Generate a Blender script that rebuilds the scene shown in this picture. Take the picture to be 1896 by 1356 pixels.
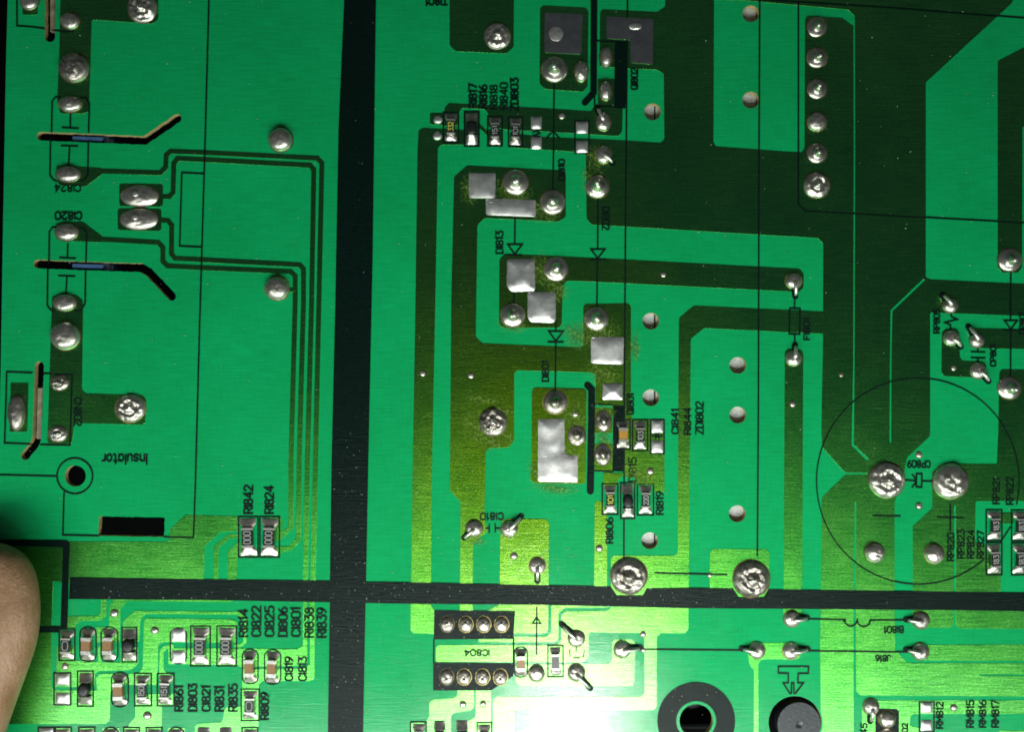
import bpy, math, random
from mathutils import Vector, noise
random.seed(7)
for o in list(bpy.data.objects): bpy.data.objects.remove(o)
sc = bpy.context.scene
sc.unit_settings.system = 'METRIC'; sc.unit_settings.scale_length = 0.01      # one unit is one centimetre
C = sc.collection
S = 0.0077            # centimetres per plan unit (the board plan below is drawn on a 0.077 mm raster)
CX, CY = 948.0, 678.0
H = 1640.0            # camera height over the board, in plan units
def W(x, y, z=0.0): return Vector(((x-CX)*S, (CY-y)*S, z*S))

# ------------------------------------------------------------------ camera
cam = bpy.data.cameras.new('camera'); co = bpy.data.objects.new('camera', cam); C.objects.link(co)
co.location = (0, 0, H*S); cam.sensor_width = 36; cam.lens = 36*H/1896.0
cam.clip_start = 0.1; cam.clip_end = 200
sc.camera = co
# ------------------------------------------------------------------ world + lamps
wd = bpy.data.worlds.new('World'); sc.world = wd; wd.use_nodes = True
wd.node_tree.nodes['Background'].inputs[0].default_value = (0.80, 0.95, 1.0, 1)
wd.node_tree.nodes['Background'].inputs[1].default_value = 0.035
def area(name, loc, target, sx, sy, power, col):
    l = bpy.data.lights.new(name, 'AREA'); l.shape = 'ELLIPSE'; l.size = sx; l.size_y = sy
    l.energy = power; l.color = col
    o = bpy.data.objects.new(name, l); C.objects.link(o); o.location = loc
    d = Vector(target)-Vector(loc); o.rotation_euler = d.to_track_quat('-Z', 'Y').to_euler()
    return o
# the lamp whose mirror image is the glare at the lower edge of the board
LH = 1.0*H; K = 1+LH/H
lamp = area('room_lamp', (100*K*S, -(672*K)*S, LH*S), W(1180, 1150), 2.1, 1.6, 132, (1.0, 0.985, 0.93))
lamp.data.spread = math.radians(71)      # beam narrowed so the board darkens towards the upper left
# added light panel out of frame, brightening the copper along the bottom
panel = area('fill_panel', (-0.8, -(960*2)*S, H*S), W(880, 1200), 44, 6, 4300, (0.93, 1.0, 0.96))
panel.data.spread = math.radians(150)
sc.view_settings.view_transform = 'Standard'; sc.view_settings.look = 'None'
sc.view_settings.exposure = 0.0; sc.view_settings.gamma = 1.0

# ------------------------------------------------------------------ materials
def nt(name):
    m = bpy.data.materials.new(name); m.use_nodes = True
    t = m.node_tree; b = t.nodes['Principled BSDF']; return m, t, b
def N(t, typ, **kw):
    n = t.nodes.new(typ)
    for k, v in kw.items():
        if k in n.inputs: n.inputs[k].default_value = v
        else: setattr(n, k, v)
    return n
def coords(t, sx, sy, sz=1.0, rot=0.0):
    tc = N(t, 'ShaderNodeTexCoord'); mp = N(t, 'ShaderNodeMapping')
    mp.inputs['Scale'].default_value = (sx, sy, sz); mp.inputs['Rotation'].default_value = (0, 0, rot)
    t.links.new(tc.outputs['Object'], mp.inputs['Vector']); return mp.outputs[0]
def noi(t, vec, scale, detail=3, rough=0.55):
    n = N(t, 'ShaderNodeTexNoise'); n.inputs['Scale'].default_value = scale
    n.inputs['Detail'].default_value = detail; n.inputs['Roughness'].default_value = rough
    t.links.new(vec, n.inputs['Vector']); return n.outputs[0]
def ramp(t, fac, stops):
    r = N(t, 'ShaderNodeValToRGB'); e = r.color_ramp.elements
    while len(e) < len(stops): e.new(0.5)
    for i, (p, c) in enumerate(stops): e[i].position = p; e[i].color = c if len(c) == 4 else (*c, 1)
    t.links.new(fac, r.inputs[0]); return r.outputs[0]
def math_(t, op, a, b=None, clamp=False):
    n = N(t, 'ShaderNodeMath', operation=op); n.use_clamp = clamp
    for i, v in enumerate((a, b)):
        if v is None: continue
        if isinstance(v, (int, float)): n.inputs[i].default_value = v
        else: t.links.new(v, n.inputs[i])
    return n.outputs[0]
def bump(t, b, h, strength, dist):
    n = N(t, 'ShaderNodeBump'); n.inputs['Strength'].default_value = strength; n.inputs['Distance'].default_value = dist
    t.links.new(h, n.inputs['Height']); t.links.new(n.outputs[0], b.inputs['Normal']); return n.outputs[0]

def mat_laminate():
    m, t, b = nt('green_mask_on_laminate')
    weave = noi(t, coords(t, 3, 42), 1.0, 3, 0.6)
    weave2 = noi(t, coords(t, 30, 4), 1.0, 2, 0.5)
    fine = noi(t, coords(t, 1, 1), 90.0, 2, 0.7)
    blot = noi(t, coords(t, 1, 1), 0.6, 4, 0.55)
    mix = math_(t, 'ADD', math_(t, 'MULTIPLY', weave, 0.42), math_(t, 'ADD', math_(t, 'MULTIPLY', weave2, 0.13),
                math_(t, 'ADD', math_(t, 'MULTIPLY', fine, 0.15), math_(t, 'MULTIPLY', blot, 0.30))))
    col = ramp(t, mix, [(0.34, (0.0, 0.31, 0.080)), (0.52, (0.0, 0.41, 0.118)), (0.68, (0.001, 0.50, 0.16))])
    t.links.new(col, b.inputs['Base Color'])
    b.inputs['Roughness'].default_value = 0.6; b.inputs['Specular IOR Level'].default_value = 0.08
    b.inputs['Coat Weight'].default_value = 1.0; b.inputs['Coat IOR'].default_value = 1.62
    smear = noi(t, coords(t, 1.3, 0.8, 1, 0.5), 0.9, 5, 0.7); t.links.new(ramp(t, smear, [(0.35, (0.10,)*3), (0.7, (0.19,)*3)]), b.inputs['Coat Roughness'])
    hb = math_(t, 'ADD', math_(t, 'MULTIPLY', weave, 0.8), math_(t, 'MULTIPLY', fine, 0.6))
    n = bump(t, b, hb, 0.5, 0.0035); t.links.new(n, b.inputs['Coat Normal'])
    return m
def mat_copper():
    m, t, b = nt('green_mask_on_copper')
    streak = noi(t, coords(t, 2.2, 60), 1.0, 4, 0.65)
    streak2 = noi(t, coords(t, 14, 34), 1.6, 3, 0.65)
    fine = noi(t, coords(t, 1, 1), 48.0, 3, 0.8)
    blot = noi(t, coords(t, 1, 1), 1.1, 4, 0.6)
    mix = math_(t, 'ADD', math_(t, 'MULTIPLY', streak, 0.34), math_(t, 'ADD', math_(t, 'MULTIPLY', streak2, 0.2),
                math_(t, 'ADD', math_(t, 'MULTIPLY', fine, 0.3), math_(t, 'MULTIPLY', blot, 0.16))))
    col = ramp(t, mix, [(0.40, (0.020, 0.24, 0.022)), (0.5, (0.080, 0.50, 0.052)), (0.60, (0.22, 0.82, 0.12))])
    t.links.new(col, b.inputs['Base Color'])
    t.nodes.remove(b)
    # mask browned by hot diodes mid-board; yellow tone near lamp glare painted in
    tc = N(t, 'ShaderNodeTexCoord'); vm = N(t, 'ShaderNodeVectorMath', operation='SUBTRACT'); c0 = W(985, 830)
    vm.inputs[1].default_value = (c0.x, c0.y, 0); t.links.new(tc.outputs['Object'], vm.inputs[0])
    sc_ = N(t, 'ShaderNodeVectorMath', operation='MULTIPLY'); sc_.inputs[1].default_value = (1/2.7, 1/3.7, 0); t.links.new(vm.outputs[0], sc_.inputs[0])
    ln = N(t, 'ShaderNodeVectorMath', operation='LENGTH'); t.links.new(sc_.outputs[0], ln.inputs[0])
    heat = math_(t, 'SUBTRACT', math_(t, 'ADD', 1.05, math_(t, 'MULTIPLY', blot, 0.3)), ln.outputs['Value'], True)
    def mixc(fac, c1, c2):
        n = N(t, 'ShaderNodeMix', data_type='RGBA'); t.links.new(fac, n.inputs[0])
        for i, c in ((6, c1), (7, c2)):
            if isinstance(c, tuple): n.inputs[i].default_value = (*c, 1)
            else: t.links.new(c, n.inputs[i])
        return n.outputs[2]
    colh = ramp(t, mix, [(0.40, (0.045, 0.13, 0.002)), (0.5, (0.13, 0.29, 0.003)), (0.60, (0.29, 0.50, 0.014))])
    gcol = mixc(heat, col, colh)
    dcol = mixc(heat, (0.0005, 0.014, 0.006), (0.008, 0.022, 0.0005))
    hb = math_(t, 'ADD', math_(t, 'MULTIPLY', streak, 0.8), math_(t, 'ADD', math_(t, 'MULTIPLY', fine, 0.9), math_(t, 'MULTIPLY', streak2, 0.6)))
    bn = N(t, 'ShaderNodeBump'); bn.inputs['Strength'].default_value = 0.6; bn.inputs['Distance'].default_value = 0.0035
    t.links.new(hb, bn.inputs['Height'])
    g = N(t, 'ShaderNodeBsdfGlossy'); g.distribution = 'BECKMANN'; g.inputs['Roughness'].default_value = 0.425
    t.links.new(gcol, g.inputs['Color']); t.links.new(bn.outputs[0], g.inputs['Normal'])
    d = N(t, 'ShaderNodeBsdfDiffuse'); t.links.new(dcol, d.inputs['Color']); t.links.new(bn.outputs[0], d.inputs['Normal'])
    ad = N(t, 'ShaderNodeAddShader'); t.links.new(g.outputs[0], ad.inputs[0]); t.links.new(d.outputs[0], ad.inputs[1])
    ct = N(t, 'ShaderNodeBsdfGlossy'); ct.distribution = 'BECKMANN'; ct.inputs['Roughness'].default_value = 0.215; ct.inputs['Color'].default_value = (1, 1, 1, 1)
    t.links.new(bn.outputs[0], ct.inputs['Normal'])
    mx = N(t, 'ShaderNodeMixShader'); mx.inputs[0].default_value = 0.08
    t.links.new(ad.outputs[0], mx.inputs[1]); t.links.new(ct.outputs[0], mx.inputs[2])
    t.links.new(mx.outputs[0], t.nodes['Material Output'].inputs['Surface'])
    return m
def mat_print(name, alpha, rough=0.38):
    m, t, b = nt(name)
    f = noi(t, coords(t, 1, 1), 46.0, 4, 0.8); w = noi(t, coords(t, 3, 40), 1.0, 3, 0.6)
    col = ramp(t, f, [(0.3, (0.0008, 0.0060, 0.0045)), (0.7, (0.004, 0.018, 0.013))])
    t.links.new(col, b.inputs['Base Color']); b.inputs['Roughness'].default_value = rough
    b.inputs['Alpha'].default_value = alpha; b.inputs['Specular IOR Level'].default_value = 0.16
    bump(t, b, math_(t, 'ADD', f, w), 0.9, 0.005)
    return m
def mat_solder(name, base, rough, bs=0.35, scale=26, dark=0.45, metal=0.8):
    m, t, b = nt(name)
    f = noi(t, coords(t, 1, 1), scale, 5, 0.72); g = noi(t, coords(t, 1, 1), 7.0, 3, 0.5)
    col = ramp(t, math_(t, 'ADD', math_(t, 'MULTIPLY', f, 0.6), math_(t, 'MULTIPLY', g, 0.4)),
               [(0.38, tuple(c*dark for c in base)), (0.52, base), (0.66, tuple(min(1, c*1.25) for c in base))])
    t.links.new(col, b.inputs['Base Color']); b.inputs['Metallic'].default_value = metal
    r = ramp(t, f, [(0.3, (rough+0.13,)*3), (0.7, (rough-0.06,)*3)]); t.links.new(r, b.inputs['Roughness'])
    bump(t, b, f, bs, 0.012)
    return m
def mat_plain(name, col, rough=0.5, metal=0.0, scale=20, var=0.25, bs=0.2, coat=0.0):
    m, t, b = nt(name)
    f = noi(t, coords(t, 1, 1), scale, 4, 0.65)
    t.links.new(ramp(t, f, [(0.3, tuple(c*(1-var) for c in col)), (0.7, tuple(min(1, c*(1+var)) for c in col))]), b.inputs['Base Color'])
    b.inputs['Roughness'].default_value = rough; b.inputs['Metallic'].default_value = metal
    b.inputs['Coat Weight'].default_value = coat
    bump(t, b, f, bs, 0.008)
    return m
def mat_flux():
    m, t, b = nt('flux_residue')
    tc = N(t, 'ShaderNodeTexCoord')
    n1 = noi(t, tc.outputs['Object'], 20.0, 5, 0.8); n2 = noi(t, tc.outputs['Object'], 3.2, 3, 0.6)
    ln = N(t, 'ShaderNodeVectorMath', operation='LENGTH'); t.links.new(tc.outputs['Generated'], ln.inputs[0])
    sub = N(t, 'ShaderNodeVectorMath', operation='SUBTRACT'); t.links.new(tc.outputs['Generated'], sub.inputs[0]); sub.inputs[1].default_value = (0.5, 0.5, 0.5)
    t.links.new(sub.outputs[0], ln.inputs[0])
    fall = math_(t, 'SUBTRACT', 1.0, math_(t, 'MULTIPLY', ln.outputs['Value'], 2.0), True)
    v = math_(t, 'ADD', math_(t, 'MULTIPLY', fall, 0.30), math_(t, 'ADD', math_(t, 'MULTIPLY', n1, 0.75), math_(t, 'MULTIPLY', n2, 0.35)))
    a = ramp(t, v, [(0.64, (0, 0, 0)), (0.80, (0.42,)*3), (1.0, (0.5,)*3)])
    lim = math_(t, 'MULTIPLY', fall, 5.0, True)
    t.links.new(math_(t, 'MULTIPLY', a, lim), b.inputs['Alpha'])
    t.links.new(ramp(t, n1, [(0.40, (0.10, 0.085, 0.004)), (0.5, (0.11, 0.26, 0.012)), (0.60, (0.50, 0.78, 0.14))]), b.inputs['Base Color'])
    b.inputs['Roughness'].default_value = 0.12
    bump(t, b, n1, 1.0, 0.05)
    return m
def mat_skin():
    m, t, b = nt('skin')
    f = noi(t, coords(t, 1, 1), 22.0, 5, 0.7); g = noi(t, coords(t, 1, 1), 1.6, 3, 0.5)
    r = noi(t, coords(t, 14, 3.0, 14, 0.2), 1.0, 3, 0.6)
    c = ramp(t, math_(t, 'ADD', math_(t, 'MULTIPLY', g, 0.7), math_(t, 'MULTIPLY', f, 0.3)),
             [(0.35, (0.27, 0.135, 0.060)), (0.5, (0.38, 0.215, 0.110)), (0.65, (0.50, 0.29, 0.185))])
    t.links.new(c, b.inputs['Base Color'])
    b.inputs['Roughness'].default_value = 0.5; b.inputs['Subsurface Weight'].default_value = 0.12
    b.inputs['Subsurface Scale'].default_value = 0.05
    b.inputs['Subsurface Radius'].default_value = (1.0, 0.35, 0.2)
    cr = N(t, 'ShaderNodeTexWave'); cr.inputs['Scale'].default_value = 3.2; cr.inputs['Distortion'].default_value = 5.0; cr.inputs['Detail'].default_value = 3.0
    t.links.new(coords(t, 1.0, 0.55, 1.0, 0.7), cr.inputs['Vector'])
    lines = ramp(t, cr.outputs['Fac'], [(0.0, (0, 0, 0)), (0.12, (0.8,)*3), (1.0, (1, 1, 1))])
    bump(t, b, math_(t, 'ADD', math_(t, 'MULTIPLY', f, 0.9), math_(t, 'ADD', r, math_(t, 'MULTIPLY', lines, 0.16))), 0.6, 0.025)
    return m
M = dict(
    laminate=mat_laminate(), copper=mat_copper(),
    core=mat_plain('cut_laminate_edge', (0.42, 0.33, 0.13), 0.8, 0, 30, 0.35, 0.6),
    bar=mat_print('black_legend_bar', 0.93, 0.3), ink=mat_print('black_legend_ink', 0.97, 0.45),
    solder=mat_solder('solder', (0.66, 0.63, 0.55), 0.33, 0.28, 22, 0.55, 0.9),
    joint=mat_solder('fillet_solder', (0.72, 0.69, 0.60), 0.29, 0.18, 30, 0.65, 0.95),
    dull=mat_solder('dull_solder', (0.46, 0.43, 0.37), 0.36, 0.5, 20, 0.38, 0.9),
    tin=mat_solder('tinned_pad', (0.90, 0.90, 0.87), 0.42, 0.14, 5, 0.66, 0.92),
    darktin=mat_solder('dark_tinned_pad', (0.50, 0.51, 0.53), 0.28, 0.12, 30, 0.75, 0.97),
    lead=mat_solder('lead_metal', (0.78, 0.76, 0.70), 0.28, 0.1, 30, 0.75),
    ring=mat_plain('burnt_flux_rim', (0.10, 0.075, 0.02), 0.4, 0.3, 26, 0.8, 0.6),
    pale=mat_plain('bare_copper_rim', (0.30, 0.24, 0.07), 0.35, 0.5, 26, 0.6, 0.6),
    black=mat_plain('black_plastic', (0.012, 0.013, 0.013), 0.42, 0, 30, 0.4, 0.2),
    glaze=mat_plain('resistor_glaze', (0.016, 0.017, 0.016), 0.3, 0, 40, 0.3, 0.1),
    ceramic=mat_plain('tan_ceramic', (0.30, 0.155, 0.055), 0.4, 0, 20, 0.2, 0.1),
    yellow=mat_plain('ochre_ceramic', (0.46, 0.25, 0.035), 0.4, 0, 20, 0.2, 0.1),
    mark=mat_plain('white_marking', (0.34, 0.35, 0.33), 0.6, 0, 20, 0.1, 0.0),
    ymark=mat_plain('yellow_marking', (0.62, 0.60, 0.10), 0.6, 0, 20, 0.1, 0.0),
    blue=mat_plain('blue_film_capacitor', (0.06, 0.14, 0.30), 0.35, 0, 8, 0.2, 0.1, 0.5),
    alu=mat_plain('heatsink_aluminium', (0.54, 0.58, 0.56), 0.62, 0.15, 26, 0.3, 0.3),
    sheet=mat_plain('insulator_sheet', (0.30, 0.25, 0.17), 0.7, 0, 10, 0.4, 0.5),
    plug=mat_plain('dark_grey_plastic', (0.024, 0.031, 0.034), 0.36, 0, 18, 0.4, 0.5),
    dark=mat_plain('dark_surface', (0.0022, 0.0024, 0.0026), 0.6, 0, 4, 0.3, 0.1),
    flux=mat_flux(), skin=mat_skin(),
    nail=mat_plain('nail', (0.34, 0.19, 0.14), 0.35, 0, 5, 0.15, 0.1, 0.3),
    dust=mat_plain('dust', (0.55, 0.6, 0.5), 0.7, 0, 5, 0.1, 0.0),
)
M['dark'].node_tree.nodes['Principled BSDF'].inputs['Specular IOR Level'].default_value = 0.03
# ------------------------------------------------------------------ helpers
def empty(name, loc=(0, 0, 0)):
    o = bpy.data.objects.new(name, None); C.objects.link(o); o.location = loc; o.empty_display_size = 0.5; return o
board = empty('circuit_board', (0, 0, 0))
board['label'] = 'green circuit board with silver solder joints, chip parts and black printed lettering'
board['category'] = 'circuit board'
def link(name, me, mat, parent=None, loc=None, label=None, smooth=False):
    o = bpy.data.objects.new(name, me); C.objects.link(o)
    if mat is not None and not me.materials:
        for k in (mat if isinstance(mat, (list, tuple)) else [mat]): me.materials.append(M[k])
    if parent is not None: o.parent = parent
    if loc is not None: o.location = loc
    if label: o['label'] = label
    if smooth:
        for p in me.polygons: p.use_smooth = True
    return o
def ext(p):
    x, y = p
    if y <= -10: y = -60
    if y >= 1370: y = 1430
    if x >= 1910: x = 1965
    if x <= -10: x = -10
    return (x, y)
def jitter(pts, step, amp):
    out = []
    n = len(pts)
    for i in range(n):
        a, b = Vector(pts[i]), Vector(pts[(i+1) % n]); L = (b-a).length; k = max(1, int(L/step))
        for j in range(k):
            p = a.lerp(b, j/k)
            if j: p = p + Vector((random.uniform(-amp, amp), random.uniform(-amp, amp)))
            out.append((p.x, p.y))
    return out
def softcorner(pts, r):
    """cut every convex or concave corner back by r and round it"""
    out = []; n = len(pts)
    for i in range(n):
        a, b, c = Vector(pts[i-1]), Vector(pts[i]), Vector(pts[(i+1) % n])
        u, v = a-b, c-b
        if u.length < 1e-6 or v.length < 1e-6: continue
        rr = min(r, u.length*0.45, v.length*0.45)
        ang = u.angle(v)
        if ang > math.radians(165): out.append(tuple(b)); continue
        p, q = b+u.normalized()*rr, b+v.normalized()*rr
        mid = (p+q)/2*0.5+b*0.5
        out += [tuple(p), tuple(mid), tuple(q)]
    return out
def plate(splines, z0, thick, bev=0.0):
    """2D outlines (plan units, even-odd holes) -> a mesh plate from z0 up to z0+thick"""
    cu = bpy.data.curves.new('outline', 'CURVE'); cu.dimensions = '2D'; cu.fill_mode = 'BOTH'
    e = max((thick/2-bev), 0)
    cu.extrude = e*S; cu.bevel_depth = bev*S; cu.bevel_resolution = 1
    if bev: cu.offset = -bev*S
    for pts in splines:
        sp = cu.splines.new('POLY'); sp.points.add(len(pts)-1); sp.use_cyclic_u = True
        for i, p in enumerate(pts):
            v = W(p[0], p[1]); sp.points[i].co = (v.x, v.y, 0, 1)
    o = bpy.data.objects.new('outline', cu); C.objects.link(o)
    me = bpy.data.meshes.new_from_object(o)
    bpy.data.objects.remove(o); bpy.data.curves.remove(cu)
    for v in me.vertices: v.co.z += (z0+thick/2)*S
    me.materials.clear()
    return me
def offset_line(pts, w, cap=0):
    """outline polygon of a polyline of width w with mitred corners; cap>0: rounded ends"""
    P = [Vector(p) for p in pts]; L = []; R = []
    n = len(P)
    for i in range(n):
        d0 = (P[i]-P[i-1]).normalized() if i else (P[1]-P[0]).normalized()
        d1 = (P[i+1]-P[i]).normalized() if i < n-1 else d0
        t = (d0+d1); t = t.normalized() if t.length > 1e-4 else d0
        nrm = Vector((-t.y, t.x)); k = max(0.35, nrm.dot(Vector((-d0.y, d0.x))))
        L.append(P[i]+nrm*(w/2/k)); R.append(P[i]-nrm*(w/2/k))
    out = [tuple(p) for p in L]
    if cap:
        d = (P[-1]-P[-2]).normalized(); nn = Vector((-d.y, d.x))
        for k in range(1, cap): a = math.pi*k/cap; out.append(tuple(P[-1]+nn*(w/2*math.cos(a))+d*(w/2*math.sin(a))))
    out += [tuple(p) for p in reversed(R)]
    if cap:
        d = (P[0]-P[1]).normalized(); nn = Vector((-d.y, d.x))
        for k in range(1, cap): a = math.pi*k/cap; out.append(tuple(P[0]+nn*(w/2*math.cos(a))+d*(w/2*math.sin(a))))
    return out
def circ(x, y, rx, ry=None, n=36, a0=0.0, a1=2*math.pi, close=True):
    ry = rx if ry is None else ry
    m = n if close else n+1
    return [(x+rx*math.cos(a0+(a1-a0)*i/n), y+ry*math.sin(a0+(a1-a0)*i/n)) for i in range(m)]
class Ink:
    """strokes of printed ink gathered in one flat mesh"""
    def __init__(s, z=1.35): s.v = []; s.f = []; s.z = z; s.k = 0
    def line(s, pts, w, close=False, cap=4):
        z = s.z + 0.012*(s.k % 9); s.k += 1
        if close:
            P = [Vector(p) for p in pts]; n = len(P); b = len(s.v)
            for i in range(n):
                d0 = (P[i]-P[i-1]).normalized(); d1 = (P[(i+1) % n]-P[i]).normalized()
                t = (d0+d1).normalized(); nr = Vector((-t.y, t.x)); k = max(0.35, nr.dot(Vector((-d0.y, d0.x))))
                for sg in (1, -1):
                    q = P[i]+nr*(sg*w/2/k); s.v.append(W(q.x, q.y, z))
            for i in range(n):
                j = (i+1) % n; s.f.append((b+2*i, b+2*i+1, b+2*j+1, b+2*j))
            return
        P = [Vector(p) for p in pts]; n = len(P); b = len(s.v)
        L = offset_line(pts, w)
        for i in range(n): s.v.append(W(*L[i], z)); s.v.append(W(*L[2*n-1-i], z))
        for i in range(n-1): s.f.append((b+2*i, b+2*i+1, b+2*i+3, b+2*i+2))
        if cap:
            for end, prev, (ia, ib) in ((P[0], P[1], (b, b+1)), (P[-1], P[-2], (b+2*n-2, b+2*n-1))):
                d = (end-prev).normalized(); nn = Vector((-d.y, d.x)); c0 = len(s.v); ids = []
                va = s.v[ia]; first = None
                for k in range(1, cap):
                    a = math.pi*k/cap
                    q = end+nn*(w/2*math.cos(a))+d*(w/2*math.sin(a)); s.v.append(W(q.x, q.y, z)); ids.append(c0+k-1)
                q0 = W(*(end+nn*(w/2)), z)
                st, en = (ia, ib) if (s.v[ia]-q0).length < (s.v[ib]-q0).length else (ib, ia)
                s.f.append(tuple([st]+ids+[en]))
    def fill(s, pts):
        z = s.z + 0.012*(s.k % 9); s.k += 1
        b = len(s.v); s.v += [W(x, y, z) for x, y in pts]; s.f.append(tuple(range(b, b+len(pts))))
    def build(s, name, mat='ink', parent=board, label=None):
        me = bpy.data.meshes.new(name); me.from_pydata([tuple(v) for v in s.v], [], s.f); me.update()
        # keep every face turned up
        import bmesh
        bm = bmesh.new(); bm.from_mesh(me)
        for f in bm.faces:
            if f.normal.z < 0: f.normal_flip()
        bm.to_mesh(me); bm.free()
        return link(name, me, mat, parent, label=label)
def Zm(ox, oy, k, pts): return [(ox+x/k, oy+y/k) for x, y in pts]

# ------------------------------------------------------------------ the laminate with its slots and holes
TH = 12.0
slots = [
    offset_line([(84, -40), (92.5, 66)][:0] + [(93, -40), (92.5, 68)], 19, 8),
    offset_line([(76, 252), (172, 256), (268, 260), (328, 219)], 16, 8),
    offset_line([(70, 489), (170, 493), (262, 496), (276, 504), (318, 549)], 16, 8),
    offset_line([(73, 678), (71, 730), (68, 812), (64, 823), (47, 844)], 16.5, 8),
    [(184, 957), (305, 959), (304, 995), (182, 993)],
]
slots = [jitter(p, 5, 0.55) for p in slots]
heats = [(1208, 207, 15.5), (1390, 25, 15.5), (1390, 185, 15.5), (1205, 595, 15.5), (1366, 677, 15.5), (1205, 737, 15.5),
         (1366, 769, 15.5), (1365, 952, 15.5), (1203, 1002, 15.5)]
holes = [circ(139.5, 882, 19.5), circ(1289, 1336, 31), circ(1472, 1339, 49, n=48)]
outline = [(16, -62), (11, 120), (6, 400), (1, 700), (-14, 1200), (-16, 1432), (1967, 1432), (1967, -62)]
me = plate([jitter(outline, 400, 0)]+slots+[jitter(circ(x, y, r, n=30), 100, 0) for x, y, r in heats]+holes, -TH, TH)
me.materials.append(M['laminate']); me.materials.append(M['core'])
for p in me.polygons: p.material_index = 0 if p.normal.z > 0.5 else 1
link('laminate', me, None, board)

# ------------------------------------------------------------------ copper under the green mask
cop_n = 0
def pour(pts, *hls, r=5):
    global cop_n
    z = 0.55+0.014*(cop_n % 24); cop_n += 1
    pp = softcorner([ext(p) for p in pts], r)
    hh = [softcorner([ext(p) for p in h], 1.2) for h in hls]
    me = plate([pp]+hh, -0.5, z+0.5, 0.1)
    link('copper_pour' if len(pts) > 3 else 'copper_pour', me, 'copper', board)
def trace(pts, w):
    global cop_n
    z = 0.55+0.014*(cop_n % 24); cop_n += 1
    me = plate([offset_line([ext(p) for p in pts], w)], -0.5, z+0.5, 0.1)
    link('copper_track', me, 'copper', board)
# left half
pour([(113, -10), (293, -10), (293, 36), (284, 44), (170, 36), (168, 110), (165, 205), (158, 210), (112, 210), (106, 190), (110, 100)])
pour([(40, -10), (72, -10), (70, 27), (42, 27)], r=3)
pour([(104, 306), (190, 311), (190, 322), (158, 346), (108, 342)], r=4)
trace([(185, 316.5), (297, 320), (307, 309), (308, 287), (316, 280), (379, 282.5), (588, 293), (596, 302), (594, 400), (590.5, 560), (584, 860), (579, 1112)], 9.2)
trace([(300, 364), (314, 364), (320.6, 356), (322, 302), (329, 293.5), (377, 295.5), (574, 306), (581, 314), (579.6, 405), (577, 560), (569, 860), (565, 1112)], 9.2)
trace([(298, 407.5), (311, 408.5), (318, 417), (317.5, 470), (324, 478.5), (374, 481), (555, 490.5), (562, 498), (562, 560), (553.7, 860), (553, 999), (537, 1016), (516, 1018)], 9.2)
trace([(185, 443), (293, 449), (301.7, 458), (301.7, 484), (310, 492.4), (374, 496), (538, 503), (546.6, 511), (546.6, 560), (538.7, 860), (538.7, 977), (516, 997)], 9.2)
trace([(513.5, 505), (513.5, 530)], 8); trace([(515, 536), (546, 537)], 8)
pour([(104, 413), (153, 410), (190, 438), (190, 449), (140, 447), (104, 443)], r=4)
pour([(221, 340), (302, 341), (302, 383), (221, 382)]); pour([(218, 386), (299, 387), (299, 428), (218, 426)])
pour([(97, 548), (140, 545), (154, 556), (152, 722), (158, 729), (263, 732), (271, 739), (269, 784), (264, 787), (138, 784), (133, 823), (88, 821), (95, 600)])
pour([(20, 709), (53, 709.5), (51, 800), (18, 800)], r=2)
# lower left
pour([(-10, 1003), (313, 1004), (315, 981), (343, 954), (444, 957), (444, 985), (409, 985), (379, 1012), (377.5, 1082), (118, 1080), (98.5, 1076), (96, 1160), (94.6, 1271), (100, 1279),
      (205, 1280), (203.5, 1335), (196, 1341.5), (-10, 1341.5)], r=3)
pour([(446, 990), (422, 990.5), (396, 1012.6), (395, 1078), (390, 1083), (194, 1083), (187, 1090), (187, 1135), (181, 1141), (126, 1142), (125, 1166), (140, 1166), (140, 1157), (149, 1151), (188, 1150), (197, 1141), (197, 1096), (200, 1092), (396, 1094), (404, 1084), (404.6, 1015), (425, 998), (446, 997)], r=3)
pour([(446, 1005), (440, 1005), (422, 1021.5), (421, 1084), (412, 1097), (218, 1095), (211, 1112), (203.5, 1120.7), (202, 1161), (178, 1163), (178, 1190), (222, 1190), (223, 1128), (236, 1113.6), (428, 1116), (437, 1106), (439.5, 1030), (446, 1028)], r=3)
pour([(249, 1132), (270, 1132), (270, 1138), (260.5, 1148), (258, 1190), (228, 1190), (228, 1151)], r=3)
trace([(262, 1135), (441, 1136.3), (453.6, 1146), (453.6, 1190), (445, 1196.5), (434, 1196.5)], 5.4)
pour([(266.6, 1150), (272.7, 1146), (430, 1147.6), (439.7, 1153), (438, 1191), (300, 1190), (293, 1196), (292, 1269), (238, 1269), (238, 1249), (258, 1247), (264.6, 1237)], r=3)
pour([(322, 1193.5), (303, 1197), (296, 1205), (295, 1262), (322, 1262), (322, 1252), (308, 1247), (303, 1240), (303, 1208), (312, 1201), (312, 1231), (437, 1232), (446, 1236), (560, 1233), (569, 1228), (569.3, 1112), (561, 1112), (561, 1195), (551, 1203), (440, 1202), (322, 1201)], r=2)
pour([(574, 1112), (583, 1112), (582.6, 1256), (577, 1262), (487, 1261), (479, 1269), (478, 1370), (361, 1370), (361, 1346), (367, 1341), (409, 1339), (414, 1331), (415, 1315), (421, 1310), (447, 1309), (449, 1265), (447, 1239), (562, 1239), (574, 1232)], r=3)
pour([(105, 1198), (140, 1198), (140, 1224), (182, 1227), (182, 1198), (188, 1198), (188, 1227), (224, 1228), (224, 1198), (256, 1198), (256, 1230), (242, 1242), (183, 1243), (176, 1249), (175, 1273), (100, 1273), (100, 1250), (105, 1246)], r=2)
pour([(205, 1248), (236, 1249), (236, 1268), (214, 1269), (205, 1282), (196, 1341), (180, 1282), (178, 1256), (185, 1249)], r=2)
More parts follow.
